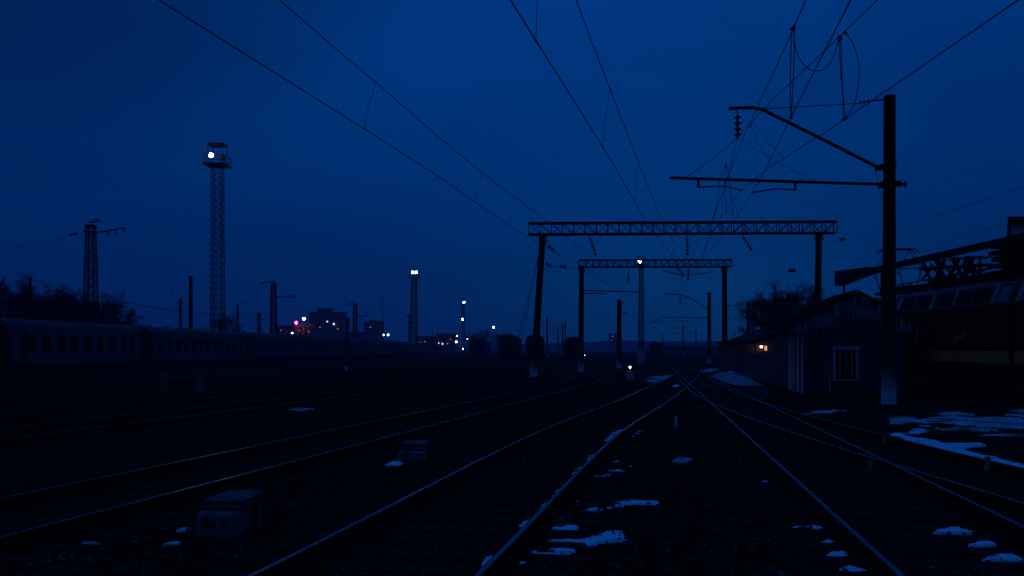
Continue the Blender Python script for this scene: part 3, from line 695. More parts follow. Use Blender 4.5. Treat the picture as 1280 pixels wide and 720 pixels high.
con3 = smooth_path([(5.7, 3, 5.72), (6.27, 11.2, 6.12), (6.76, 18.3, 6.47), (7.56, 29.75, 7.04), (9.2, 42, 6.95), (12.2, 59.5, 6.9)], 2.0)
mes3 = on(c3, [(3, 0, 8.1), (9, 0, 7.9), (15.6, 0, 7.8), (22.6, 0.1, 7.9), (26.3, .6, 8.25), (29.65, 1.3, 8.72), (38, 2.4, 7.9), (59.5, 6.3, 8.05)])
line_set('thick wire pair over the curving siding leaving the picture at the top right', c3, 0, 0, con3, mes3, [drop(con3, mes3, Y, s) for Y, s in ((25, -1.5), (35, .5), (46, 0))])
# jumper cables between those lines
def jumper(label, sets):
    root = thing('jumper_cable', label, 'jumper cable', sets[0][0], 'jumper cables hanging between the wires')
    for k, p in enumerate(sets):
        mb = MB(); mb.poly(smooth_path(p, .12), .010, 5)
        for q in (0, -1): mb.sphere(p[q], .035, 6, 4)
        mb.build('cable', 'wire', root)
YA = 17.0
jumper('slack U-shaped jumper cable looping between the two upper right wires', [[W(992, 34, YA), W(994, 60, YA), W(1001, 76, YA), W(1012, 87, YA), W(1027, 88, YA), W(1040, 76, YA), W(1047, 54, YA), W(1050, 46, YA)]])
jumper('twin jumper cables hanging straight down onto the right-hand contact wire', [[W(990, 36, YA), W(988, 90, 17.3), W(988.5, 146.5, 17.77)], [W(993, 34, YA), W(992, 90, 17.3), W(989, 146.5, 17.77)]])
jumper('bulging jumper cable loop hanging down right to the thick siding wire', [[W(1057, 41, YA), W(1066, 54, YA), W(1074, 82, YA), W(1072, 112, YA), W(1068, 130, 17.9), W(1062, 141, 18.2), W(1056, 148.5, 18.46)], [W(1049, 50, YA), W(1051, 90, YA), W(1055, 130, 18), W(1057, 148, 18.46)], [W(1051, 48, YA), W(1053, 100, 17.6), W(1054, 149.5, 18.46)]])
YB = 33.0
jumper('small jumper cable bunch below the insulator at the near pole bracket', [[W(908, 206, YB), W(900, 222, YB), W(898, 245, YB), W(893, 268, YB)], [W(908, 206, YB), W(912, 224, YB), W(914, 250, YB), W(916, 268, YB)], [W(907, 208, YB), W(906, 240, YB), W(908, 266, YB)]])
# feeder lines right and left
def feeder(label, pts, r=.016, ins=()):
    root = thing('feeder_wire', label, 'feeder wire', pts[0], 'feeder wires strung across the yard')
    mb = MB(); mb.poly(pts, r, 5); mb.build('wire', 'wire', root)
    for a, b in ins:
        mb = MB(); mb.insulator(a, b, .16, 2); mb.build('insulator', 'insul', root)
feeder('higher of the two faint feeder wires rising right from the portal', sagline(W(1026, 305, Y1), W(1300, 226, 34), .25), .009, [(W(1049, 300.5, Y1 - 2), W(1056, 298.5, Y1 - 2))])
feeder('lower of the two faint feeder wires rising right over the depot roof', sagline(W(1026, 333, Y1), W(1300, 270, 36), .25), .007)
feeder('feeder wire with an insulator reaching left from the right portal post', sagline(W(1019, 336, Y1), W(960, 340, Y1 + 26), .1), .013, [(W(986, 338.2, Y1 + 10), W(994, 337.8, Y1 + 8))])
feeder('feeder wire crossing to the rear portal from the leaning post', sagline(W(690, 333, Y1), W(727, 336, Y2), .02), .018)
feeder('sagging wire from the big left pylon out of the left edge', sagline(W(104, 290, YP), W(-30, 254, 84), .3), .02)
feeder('lower wire with an insulator leaving the big left pylon to the left', sagline(W(104, 290, YP), W(-30, 314, 90), .4), .022, [(W(86, 293.5, YP - 4), W(97, 291.5, YP - 2))])
feeder('long wire with an insulator running from the left edge to the plain dark pole', sagline(W(-30, 358, YP), W(238, 384, YP + 40), .9), .022, [(W(75, 357.4, YP), W(84, 357.2, YP))])
feeder('upper wire running right from the big left pylon to the tallest mast', sagline(W(121, 366, YP), W(262, 392, 150), .6), .026)
feeder('wire with a hanging insulator left of the small crossed-arm pylon', sagline(W(120, 372, YP), W(342, 400, 200), .5), .03, [(W(216, 363, 170), W(216, 369, 170))])
for x0, y0, x1, y1, Ya, Yb, lab in ((906, 382, 950, 372, 73.6, 100, 'short thin wire right of the rear portal post'), (800, 392, 726, 408, 106, 140, 'low thin wire left of the lamp mast'), (832, 367, 803, 388, 112, 106, 'thin stay from the curved bracket tip to the lamp mast'), (830, 396, 790, 414, 112, 150, 'thin wire falling left under the curved bracket'), (728, 338, 800, 372, Y2, 105, 'thin wire slanting from the rear portal left post to the lamp mast'), (804, 403, 886, 397, 106, 113, 'thin cross wire low between the lamp mast and the bracket pole'), (776, 381, 885, 408, 84, 113, 'slack thin wire from the short stout pole to the bracket pole'), (803, 406, 832, 393, 106, 112, 'thin stay climbing right from the lamp mast'), (806, 412, 906, 418, 106, 160, 'lowest thin cross wire beneath the portals')):
    feeder(lab, sagline(W(x0, y0, Ya), W(x1, y1, Yb), .15), .02)

# ---------------------------------------------------------------- passenger train at the left
L = 26.4
def coach_proto(L=26.4, w0=4.2, nw=10):
    root = thing('passenger_coach', '', 'passenger coach', (0, 0, 0), 'grey passenger coaches')
    prof = [(-1.55, .72), (1.55, .72), (1.55, 2.95), (1.53, 3.15), (-1.53, 3.15), (-1.55, 2.95)]
    mb = MB(); mb.prism([(x, 2.5, z) for x, z in prof], (0, 2.5, 0), (0, L - 2.5, 0))
    for z in (1.0, 1.18, 1.36, 3.02): mb.box((1.56, L / 2, z), (.03, L - 5, .05))
    mb.build('body', 'coach', root)
    rp = [(1.53, 3.152), (1.45, 3.42), (1.2, 3.68), (.75, 3.85), (0, 3.92), (-.75, 3.85), (-1.2, 3.68), (-1.45, 3.42), (-1.53, 3.152)]
    mb = MB(); mb.prism([(x, .1, z) for x, z in rp], (0, .1, 0), (0, L - .1, 0), smooth=False)
    for k in range(6): mb.box((0, 3 + k * 4.1, 3.95), (.4, .5, .12))
    mb.build('roof', 'coach_roof', root)
    for y in (0.1, L - 2.498):
        mb = MB(); mb.prism([(x, y, z) for x, z in prof], (0, y, 0), (0, y + 2.398, 0)); e = mb.build('end_vestibule', 'coach_red', root)
        mb = MB(); mb.box((1.56, y + 1.1, 1.9), (.03, .8, 1.9)); mb.build('door', 'coach', e)
    for k in range(nw):
        y = w0 + 1.95 * k
        mb = MB(); mb.box((1.555, y, 2.2), (.03, .98, 1.12)); mb.build('window', 'dark_glass', root)
    mb = MB(); mb.box((0, L / 2, .62), (2.5, L - .6, .18)); mb.box((.9, L * .42, .42), (.7, 3.2, .5)); mb.box((.9, L * .58, .42), (.7, 2.2, .5)); mb.build('underframe', 'under', root)
    for y in (4, L - 4):
        mb = MB(); mb.box((0, y, .5), (2.3, 3.2, .22)); f = mb.build('bogie', 'under', root)
        for q in (-1.2, 1.2):
            for sx in (-.76, .76): mb = MB(); mb.tube((sx - .07, y + q, .64), (sx + .07, y + q, .64), .47, n=16); mb.build('wheel', 'under', f)
    for y, s in ((.1, -1), (L - .1, 1)):
        mb = MB(); mb.box((0, y + s * .12, 1.95), (1.3, .24, 2.3)); mb.tube((0, y, .95), (0, y + s * .2, .95), .12, n=6)
        for q in (-.85, .85): mb.tube((q, y, 1.0), (q, y + s * .2, 1.0), .16, n=8)
        mb.build('gangway', 'under', root)
    return root
proto = coach_proto()
NUM = ['', 'second', 'third', 'fourth', 'fifth', 'sixth', 'seventh', 'eighth', 'ninth', 'tenth']
def at_train(Y): return (-36.05 + .03 * Y, Y, 0)
fc = coach_proto(20.4, 2.9, 8); fc.location = at_train(58.5); fc.rotation_euler = (0, 0, -math.atan(.03)); fc['label'] = 'nearest whole coach of the long train, short with eight dark windows'
copy_tree(proto, at_train(31.2), -math.atan(.03), 'coach cut off by the left edge, only its end showing')
for k in range(1, 10):
    lab = 'second whole coach of the long train, below the tallest floodlight mast' if k == 1 else NUM[k] + ' whole coach of the long train counted from the left'
    Y = 80.4 + 27.0 * (k - 1)
    if k == 1: proto.location = at_train(Y); proto.rotation_euler = (0, 0, -math.atan(.03)); proto['label'] = lab
    else: copy_tree(proto, at_train(Y), -math.atan(.03), lab)
for px, lab, sc in ((635, 'dark carriage standing end-on left of the leaning portal post', 1.0), (668.5, 'dark carriage standing end-on directly behind the leaning portal post', .97), (717.5, 'dark carriage standing end-on beside the rear portal left post', .9)):
    Y = 152; copy_tree(proto, ((px - CX) / F * Y, Y, 0), -math.atan(.04), lab, (1, 1, sc * 1.13))
copy_tree(proto, ((596 - CX) / F * 190, 190, 0), -math.atan(.03), 'faint dark carriage farther back between the distant mast and the end-on carriages', (1, 1, 1.05))
copy_tree(proto, ((820 - CX) / F * 235, 235, 0), -math.atan(.14), 'remote carriage standing on the line under the portals', (1, 1, 1.0))

# ---------------------------------------------------------------- trees
def tree_meshes(seed, H, Wd, trunk_h=.3):
    rd = random.Random(seed); tr = MB(); cr = MB()
    def rv(): return Vector((rd.gauss(0, 1), rd.gauss(0, 1), rd.gauss(0, 1))).normalized()
    top = V(rd.uniform(-.2, .2), rd.uniform(-.2, .2), H * .75)
    pts = [V(0, 0, -.2), V(0, 0, H * trunk_h * .6) + rv() * .06, V(0, 0, H * trunk_h) + rv() * .1, top * .75, top]
    tr.poly(pts, [H * .026, H * .021, H * .017, H * .010, H * .004], 8)
    def grow(p, d, l, r, depth):
        q = p + d * l * .5 + rv() * l * .04; e = q + (d + rv() * .16 + V(0, 0, .06)).normalized() * l * .5
        cr.poly([p, q, e], [r, r * .8, r * .5], 4 if depth > 1 else 3, caps=False)
        if depth == 0: return
        for k in range((14, 7, 5)[depth - 1]):
            t = rd.uniform(.25, 1.0); b = p.lerp(q, t * 2) if t < .5 else q.lerp(e, t * 2 - 1)
            nd = (d * .7 + rv() * (.9 if depth < 3 else .75) + V(0, 0, .14)).normalized()
            grow(b, nd, l * (rd.uniform(.5, .8) if depth == 3 else rd.uniform(.4, .62)), max(r * .5, .012), depth - 1)
    for k in range(15):
        t = rd.uniform(0, 1); z = H * (trunk_h + (.72 - trunk_h) * t); a = k * 2.4 + rd.uniform(-.4, .4)
        d = V(math.cos(a), math.sin(a), .45 + .8 * t).normalized()
        grow(V(0, 0, z), d, Wd * (.36 - .08 * t) * rd.uniform(.8, 1.15), H * .010, 3)
    return tr, cr
def tree_proto(seed, H, Wd, label, loc):
    root = thing('bare_tree', label, 'tree', (0, 0, 0), 'bare winter trees')
    t, c = tree_meshes(seed, H, Wd); t.build('trunk', 'bark', root); c.build('crown', 'bark', root)
    root.location = loc; return root
tp = [tree_proto(11, 11.5, 9, 'bare tree at the far left edge behind the nearest coach', W(14, HY, 118) * V(1, 1, 0).to_3d() if False else V((14 - CX) / F * 118, 118, 0)),
      tree_proto(12, 10.5, 9.5, 'tallest bare tree of the left clump, left of the big pylon', V((52 - CX) / F * 128, 128, 0)),
      tree_proto(13, 8.5, 9, 'bare tree whose crown shows through the big left pylon', V((100 - CX) / F * 122, 122, 0))]
TREES = [(30, 140, 1, .95, 1.7, 'bare tree second from the left edge behind the train'), (72, 135, 0, .98, .4, 'bare tree of the left clump between the tallest crown and the pylon'), (86, 118, 1, .85, 2.2, 'low bare tree close behind the train just left of the big pylon'), (128, 128, 2, 1.02, 2.9, 'bare tree just right of the big left pylon'), (152, 130, 1, .7, 3.3, 'last sloping bare tree at the right end of the left clump'), (116, 150, 0, .72, 5.0, 'bare tree behind the foot of the big left pylon'), (186, 140, 2, .52, 2.0, 'little bushy bare tree over the gap between the first two coaches'),
         (980, 95, 0, .78, 1.1, 'bare tree rising behind the shed roof, its crown right of the portal post'), (957, 103, 2, .88, 4.4, 'lower bare tree left of the one behind the shed roof'), (1003, 100, 1, .8, 2.5, 'bare tree half hidden by the right portal post'),
         (282, 230, 1, .95, 2.0, 'bare tree right of the tallest mast base'), (262, 236, 2, .8, .8, 'bare tree directly behind the tallest mast base'), (604, 380, 1, .95, 3.0, 'far hazy bare tree under the lone lamp post'), (622, 400, 0, .85, 1.0, 'far hazy bare tree right of the lone lamp post'), (590, 420, 2, 1.0, 4.0, 'far hazy bare tree beside the distant mast foot')]
for px, Y, k, s, rz, lab in TREES:
    copy_tree(tp[k], V((px - CX) / F * Y, Y, 0), rz, lab, (s, s, s))

# ---------------------------------------------------------------- town behind the train
def block(label, px0, px1, ytop, Y, depth, tower=None, rows=8, cols=8, lit=(), mats=('city_wall', 'city_dark'), ymask=None):
    x0, x1 = (px0 - CX) / F * Y, (px1 - CX) / F * Y; H = CZ + (HY - ytop) / F * Y
    root = thing('apartment_block', label, 'apartment block', ((x0 + x1) / 2, Y, 0), 'apartment blocks beyond the train')
    mb = MB(); mb.box(((x0 + x1) / 2, Y + depth / 2, H / 2), (x1 - x0, depth, H)); wl = mb
    mb = MB(); mb.box(((x0 + x1) / 2, Y + depth / 2, H + .4), (x1 - x0 + .8, depth + .8, .8)); rf = mb.build('roof', mats[1], root)
    if tower:
        a, b, t = tower; xa, xb = (a - CX) / F * Y, (b - CX) / F * Y; zt = CZ + (HY - t) / F * Y
        mb = MB(); mb.box(((xa + xb) / 2, Y + depth * .45, (H + zt) / 2 + .4), (xb - xa, depth * .7, zt - H)); mb.build('roof_tower', mats[1], rf)
    mb = wl; cw, ch = (x1 - x0) / cols, H / rows
    for i in range(cols):
        for j in range(rows):
            if (i * 7 + j * 3) % 11 == 5: continue
            mb.box((x0 + (i + .5) * cw, Y - .02, (j + .55) * ch), (cw * .5, .12, ch * .5), 0, 1)
    mb.build('wall', [mats[0], 'city_glass'], root)
    for k in range(1, cols, 2): mb = MB(); mb.box((x0 + k * cw, Y - .5, H * .5), (cw * .12, 1.0, H * .9)); mb.build('balcony_screen', mats[1], root)
    for (lx, ly, wpx, m_) in lit:
        p = W(lx, ly, Y - .3); s = Y / F * wpx
        mb = MB(); mb.box(p, (s, .3, s)); mb.build('lit_window', m_, root)
    return root
block('tallest apartment block with a dark tower on its roof and a few lit windows', 386, 429, 391.5, 620, 14, (396, 412, 385.5), 9, 10, [(417.2, 405, 2.2, 'win_pale'), (409, 402, 1.6, 'win_pale'), (400, 409, 1.0, 'win_warm'), (422, 411, 1.0, 'win_warm')])
block('smaller apartment block right of the faint one-armed pylon', 455, 477, 403, 700, 14, (460, 472, 401), 6, 7, [(463, 409, .9, 'win_warm')])
block('low long building with a row of lit openings near the distant mast', 545, 569, 418.5, 560, 12, None, 3, 8, [(548, 429, 2.0, 'win_pale'), (553.3, 429.8, 2.0, 'win_pale'), (559.5, 429.5, 1.4, 'win_warm'), (563, 424, .8, 'win_warm')])
block('low block at the foot of the tallest apartment block, tinted by the red lamp', 366, 392, 406, 434, 12, None, 4, 8, [(380, 411, .8, 'win_warm'), (374, 413, .8, 'win_warm'), (386, 415, .7, 'win_warm')])
block('low houses left of the red lamp behind the train', 345, 366, 409, 440, 10, None, 3, 6, [(351, 413, .7, 'win_warm')])
block('low building under the two white lamps at the end of the train', 430, 456, 416.5, 470, 10, None, 3, 7, [])
block('tiny far tower block seen left of the short stout pole', 762.5, 771, 417.5, 950, 12, None, 6, 4, [(766, 420.5, .8, 'win_warm'), (765, 425, .7, 'win_warm')])
block('dim factory block between the two-lamp mast and the lit low building', 520, 545, 422, 520, 16, None, 3, 8, [(531, 427, .8, 'win_warm'), (525, 428, .8, 'win_warm')])
def lamp(label, px, py, Y, r, m_, name='street_lamp', cat='street lamp', group='lamps of the town behind the train'):
    p = W(px, py, Y); root = thing(name, label, cat, (p.x, p.y, 0), group)
    mb = MB(); mb.tube((p.x, p.y + r * 1.2, 0), (p.x, p.y + r * 1.2, p.z + .2), .12, .08, 6); mb.tube((p.x, p.y + r * 1.3, p.z + .2), (p.x, p.y, p.z + r), .07, n=5); mb.build('post', 'steel', root)
    mb = MB(); mb.sphere(p, r, 10, 7); mb.build('lamp', m_, root)
lamp('big pinkish white lamp at the left foot of the tallest apartment block', 379.8, 398.5, 430, .66, 'lamp_pink')
lamp('glowing red lamp left of the pinkish white one', 370.2, 403.5, 430, .74, 'lamp_red')
lamp('small white lamp low left of the red lamp, just above the train roof', 365.3, 416.3, 400, .35, 'lamp_small')
lamp('left one of the twin white lamps above the train under the thin aerial mast', 479.4, 418.8, 400, .38, 'lamp_small')
lamp('right one of the twin white lamps above the train under the thin aerial mast', 485.2, 418.6, 400, .38, 'lamp_small')
lamp('pinkish lamp right of the lit low building', 570.3, 427.3, 420, .4, 'lamp_pink')
lamp('small white lamp above the pinkish one beside the low building', 571, 420, 420, .24, 'lamp_small')
lamp('small white lamp right of the distant mast', 584.4, 423.6, 420, .26, 'lamp_small')
lamp('lowest small white lamp at the distant mast foot', 578.8, 436, 300, .16, 'lamp_small')
lamp('tiny white lamp right of the rear portal left post', 731, 444, 140, .045, 'lamp_small')

# ---------------------------------------------------------------- wooden shed with icicles
fl, fr_ = V(11.95, 37, 0), V(16.1, 37, 0); dp = V(.76, 4.5, 0); ez, rz_ = 2.62, 4.08; rx = (1066 - CX) / F * 37
root = thing('wooden_shed', 'low plank shed with a gable, barred window and icicles behind the concrete pole', 'shed', fl)
def lerp_roof(x): return ez + (rz_ - ez) * (1 - abs(x - rx) / ((rx - 10.95) if x < rx else (16.75 - rx)))
mb = MB()
n_pl = 17; zz = -.05
for k in range(n_pl):   # horizontal planks of the front
    z0, z1 = k * .155, (k + 1) * .155 - .012
    mb.box((14.03, 37.02 + (k % 2) * .004, (z0 + z1) / 2), (4.1, .06, z1 - z0))
mb.hexa([fl + V(.02, .06, -.05), fr_ + V(-.02, .06, -.05), fr_ + dp + V(-.02, 0, -.05), fl + dp + V(.02, 0, -.05)], [fl + V(.02, .06, 2.66), fr_ + V(-.02, .06, 2.66), fr_ + dp + V(-.02, 0, 2.66), fl + dp + V(.02, 0, 2.66)])
mb.build('wall', 'plank', root)
# side facing the tracks: pale boards
mb = MB(); d = dp.normalized()
for k in range(10):
    c = fl + dp * ((k + .5) / 10) + V(-.03 - .012 * (k % 3), 0, 1.28); mb.box(c, (.05, .425, 2.6), -math.atan2(dp.x, dp.y), (0, 1, 0, 0, 1, 0, 1, 0, 0, 1)[k])
mb.build('side_cladding', ['pale_wood', 'plankv'], root)
for x in (11.98, 12.42, 16.0, 15.55):
    mb = MB(); mb.box((x, 36.96, 1.3), (.13, .05, 2.6)); mb.build('corner_board', 'plankv' if x > 13 else 'plank', root)
for x in (15.77,):
    mb = MB(); mb.box((x, 36.965, 1.3), (.26, .03, 2.5)); mb.build('upright_board', 'plankv', root)
# gable boards with ragged lower ends
mb = MB(); x = 11.3; rd = random.Random(5)
while x < 16.4:
    b_ = .058; zt = lerp_roof(x + b_ / 2) - .06; zb = max(2.5, zt - .55 - rd.uniform(0, .3) ** 1.4 * 2.2 * rd.random() - .14 * math.sin(x * 5))
    mb.box((x + b_ / 2, 36.93 + rd.uniform(-.005, .005), (zt + zb) / 2), (b_ - .006, .03, max(.05, zt - zb))); x += b_
mb.build('gable_boards', 'gable_wood', root)
gp = [(11.75, 2.6), (16.25, 2.6), (16.25, lerp_roof(16.25) - .02), (rx, rz_ - .02), (11.75, lerp_roof(11.75) - .02)]
mb = MB(); mb.prism([(x, 36.99, z) for x, z in gp], (0, 36.99, 0), (0, 37.05, 0)); mb.build('gable_wall', 'plank', root)
# roof
def slab(mb, p, q, r_, s_, th):
    n = (Vector(q) - Vector(p)).cross(Vector(s_) - Vector(p)).normalized()
    if n.z < 0: n = -n
    mb.hexa([p, q, r_, s_], [Vector(t) + n * th for t in (p, q, r_, s_)])
mb = MB(); f0 = V(0, -.45, 0); dd = dp * 1.12
pl, pr, pt = V(10.95, 37, ez), V(16.75, 37, ez + .05), V(rx, 37, rz_)
slab(mb, pl + f0, pt + f0, pt + dd, pl + dd, .13); slab(mb, pt + f0 + V(.002, 0, .01), pr + f0, pr + dd * .8, pt + dd + V(.002, 0, .01), .12)
for k in range(9): # felt battens
    a = pl + f0 + (dd - f0) * (k / 8); b = pt + f0 + (dd - f0) * (k / 8); mb.tube(a + V(0, 0, .15), b + V(0, 0, .15), .025, n=4)
mb.build('roof', 'roofing', root)
# barred window
wx, wz = (1056.5 - CX) / F * 37, (CZ - (455 - HY) / F * 37)
mb = MB(); w2, h2 = .47, .66
for sx in (-1, 1): mb.box((wx + sx * w2, 36.94, wz), (.11, .07, h2 * 2 + .1))
mb.box((wx, 36.94, wz + h2), (w2 * 2 + .2, .075, .14)); mb.box((wx, 36.94, wz - h2), (w2 * 2 + .2, .08, .06)); wf = mb.build('window', 'gable_wood', root)
mb = MB(); mb.box((wx, 36.985, wz), (w2 * 2 - .1, .012, h2 * 2 - .1)); mb.build('pane', 'dark_glass', wf)
for k in (-1, 0, 1):
    mb = MB(); mb.box((wx + k * .24, 36.92, wz), (.032, .03, h2 * 2 - .05)); mb.build('bar', 'gable_wood', wf)
mb = MB(); mb.tube((12.98, 36.9, .1), (12.98, 36.9, 1.25), .025, n=6); mb.build('pipe', 'gable_wood', root)
rd = random.Random(9)
for k in range(46):
    x = 11.15 + 5.45 * rd.random(); z = lerp_roof(x) - .02; l = rd.choice((.12, .2, .28, .4, .55, .75)) * rd.uniform(.7, 1.1)
    mb = MB(); y = 36.6 + rd.uniform(-.02, .02); mb.poly([(x, y, z + .03), (x + .006, y, z - l * .4), (x, y, z - l)], [.028, .018, .003], 6); mb.build('icicle', 'ice', root)

# fence, outbuilding
root = thing('plank_fence', 'grey upright plank fence between the shed and the portal behind the snow heap', 'fence', (13.0, 43, 0))
a, b = V(13.0, 42.6, 0), V(15.7, 62, 0); n = 92; mb = MB(); ang = -math.atan2((b - a).x, (b - a).y); rd = random.Random(2)
for k in range(n):
    p = a.lerp(b, (k + .5) / n); h = 1.62 + rd.uniform(-.04, .04); mb.box(p + V(rd.uniform(-.01, .01), 0, h / 2), (.025, .195, h), ang)
mb.build('planks', 'fencew', root)
mb = MB()
for z in (.4, 1.3): mb.tube(a + V(.05, 0, z), b + V(.05, 0, z), .04, n=4)
mb.build('rails', 'plank', root)
for k in range(8): mb = MB(); p = a.lerp(b, k / 7) + V(.1, 0, .8); mb.box(p, (.1, .1, 1.6), ang); mb.build('fence_post', 'plank', root)
Yo = 66
root = thing('outbuilding', 'dark low outbuilding behind the fence with one glowing lamp on its wall', 'outbuilding', (18, Yo, 0))
xo = (945 - CX) / F * Yo; mb = MB()
mb.prism([(xo, Yo, 0), (24, Yo, 0), (24, Yo, 3.6), (21, Yo, 3.55), (xo, Yo, 2.35)], (0, Yo, 0), (0, Yo + 8, 0)); mb.build('wall', 'plank', root)
mb = MB(); slab(mb, V(xo - .3, Yo - .4, 2.32), V(21.1, Yo - .4, 3.62), V(21.1, Yo + 8.3, 3.62), V(xo - .3, Yo + 8.3, 2.32), .15); mb.build('roof', 'roofing', root)
xa = (921 - CX) / F * Yo; mb = MB(); mb.box(((xa + xo) / 2 - .05, Yo + 3, 1.1), (xo - xa - .1, 6, 2.2)); an = mb.build('annex', 'plank', root)
mb = MB(); mb.box(((xa + xo) / 2 - .1, Yo + 3, 2.33), (xo - xa + .2, 6.4, .14)); mb.build('annex_roof', 'roofing', an)
p = W(951.7, 433.3, Yo - .35)
mb = MB(); mb.tube(p + V(0, .34, .1), p + V(0, 0, .12), .02, n=5); mb.poly([p + V(0, 0, .16), p + V(0, 0, .06)], [.05, .13], 8); lb = mb.build('wall_lamp', 'steel', root)
mb = MB(); mb.sphere(p, .1, 10, 7); mb.build('bulb', 'lamp_warm', lb)
mb = MB(); p = W(957.2, 435.2, Yo - .03); mb.box(p, (.17, .04, .33)); mb.build('lit_window', 'win_warm', root)

# ---------------------------------------------------------------- electric locomotive
def loco(label, y0, y1, near=False):
    root = thing('electric_locomotive', label, 'locomotive', (18.85, y0, 0), 'dark red electric locomotive sections')
    X0, X1 = 17.3, 20.4; Lc = y1 - y0
    mb = MB(); mb.prism([(X0, y0, 1.22), (X1, y0, 1.22), (X1, y0, 3.42), (X0, y0, 3.42)], (0, y0, 0), (0, y1, 0))
    z = 1.86
    while z < 3.3: mb.box((X0 - .006, (y0 + y1) / 2, z), (.03, Lc - .2, .035)); z += .115
    mb.build('body', 'loco_red', root)
    mb = MB(); mb.box((X0 - .008, (y0 + y1) / 2, 1.53), (.028, Lc - .05, .46)); mb.build('stripe', 'loco_stripe', root)
    xb, zb, xt, zt = X0, 3.425, X0 + .28, 4.12
    mb = MB(); mb.prism([(xb, y0, zb), (X1, y0, zb), (X1 - .28, y0, zt), (xt, y0, zt)], (0, y0, 0), (0, y1, 0)); mb.build('upper_side', 'loco_band', root)
    mb = MB(); mb.prism([(xt, y0, zt + .003), (X1 - .28, y0, zt + .003), (X1 - .7, y0, 4.36), (18.85, y0, 4.42), (X0 + .7, y0, 4.36)], (0, y0, 0), (0, y1, 0)); mb.build('roof', 'loco_band', root)
    mb = MB(); mb.tube((xt, y0, zt + .02), (xt, y1, zt + .02), .035, n=6); mb.build('gutter', 'loco_rib', root)
    return root, (xb, zb, xt, zt)
def slant(mb, q, ya, yb, t0, t1, th):
    xb, zb, xt, zt = q; n = V(-(zt - zb), 0, (xt - xb)).normalized()
    f = lambda t: V(xb + (xt - xb) * t, 0, zb + (zt - zb) * t)
    pts = [f(t0) + V(0, ya, 0), f(t0) + V(0, yb, 0), f(t1) + V(0, yb, 0), f(t1) + V(0, ya, 0)]
    mb.hexa([p - n * .01 for p in pts], [p + n * th for p in pts])
lo, q = loco('dark red electric locomotive with an ochre stripe and raised roof gear right of the shed', 31.45, 46.6)
yy = lambda px: 17.4 * F / (px - CX)
for px, wd, m_ in ((1068, .2, 'loco_rib'), (1085, .12, 'loco_rib'), (1104, .2, 'loco_rib'), (1124, .34, 'loco_rib'), (1145, .14, 'loco_band'), (1166, .30, 'loco_rib'), (1193.5, .14, 'loco_rib'), (1217, .1, 'loco_band'), (1244, .26, 'loco_rib')):
    mb = MB(); y = yy(px); slant(mb, q, y - wd / 2, y + wd / 2, .03, .97, .04); mb.build('upright_rib', m_, lo)
for a, b in ((1126, 1143), (1147, 1163), (1170, 1192), (1195, 1216), (1218, 1240)):
    mb = MB(); ya, yb = yy(b), yy(a); slant(mb, q, ya + .1, yb - .1, .12, .86, .015)
    for k in range(6): slant(mb, q, ya + .12, yb - .12, .15 + k * .115, .2 + k * .115, .03)
    mb.build('louvre', 'under', lo)
mb = MB(); slant(mb, q, yy(1262), yy(1249), .1, .9, .02); mb.build('window', 'gleam_glass', lo)
# faded stencil on the side (illegible scrawl)
mb = MB(); s = 35 / F
def stroke(pts):
    for (x0, y0), (x1, y1) in zip(pts, pts[1:]):
        a, b = WX(x0, y0, 17.27), WX(x1, y1, 17.27); mb.tube(V(17.272, a.y, a.z), V(17.272, b.y, b.z), .022, n=4)
stroke([(1193.5, 419), (1193, 427)]); stroke([(1193.5, 420), (1196, 420.5), (1195.5, 423), (1193.5, 423)]); stroke([(1198, 420), (1198, 423.5), (1200.5, 423)]); stroke([(1200.5, 419.5), (1200.5, 424)]); stroke([(1203.5, 418), (1203, 421.5), (1206.5, 421)]); stroke([(1206, 416.5), (1206.3, 424)])
mb.build('stencil_marking', 'marking', lo)
mb = MB(); mb.box((18.85, 39, .98), (2.5, 14.6, .45)); mb.build('underframe', 'under', lo)
for y in (34.6, 43.2):
    mb = MB(); mb.box((18.85, y, .62), (2.5, 4.2, .35)); f = mb.build('bogie', 'under', lo)
    for k in (-1.45, 1.45):
        for sx in (-.76, .76): mb = MB(); mb.tube((18.85 + sx - .07, y + k, .78), (18.85 + sx + .07, y + k, .78), .62, n=18); mb.build('wheel', 'under', f)
# raised pantograph at the far end
mb = MB(); yp = 44.2; xc = 18.85; zb, zk, zt = 4.55, 5.65, 6.68
for sx in (-.55, .55):
    for sy in (-1, 1):
        mb.tube((xc + sx, yp, zt), (xc + sx * 1.15, yp + sy * 1.25, zk), .02, n=5); mb.tube((xc + sx * 1.15, yp + sy * 1.25, zk), (xc + sx * 1.1, yp + sy * .45, zb), .03, n=5)
for sy in (-1, 1): mb.tube((xc - .65, yp + sy * 1.25, zk), (xc + .65, yp + sy * 1.25, zk), .025, n=5); mb.tube((xc - .55, yp, zt), (xc + .62, yp + sy * 1.25, zk), .014, n=4)
for sy in (-.2, .2): mb.poly([(xc - .95, yp + sy, zt - .18), (xc - .75, yp + sy, zt + .02), (xc + .75, yp + sy, zt + .02), (xc + .95, yp + sy, zt - .18)], .035, 5)
mb.box((xc, yp, zb), (1.5, 1.8, .14)); mb.build('pantograph', 'steel', lo)
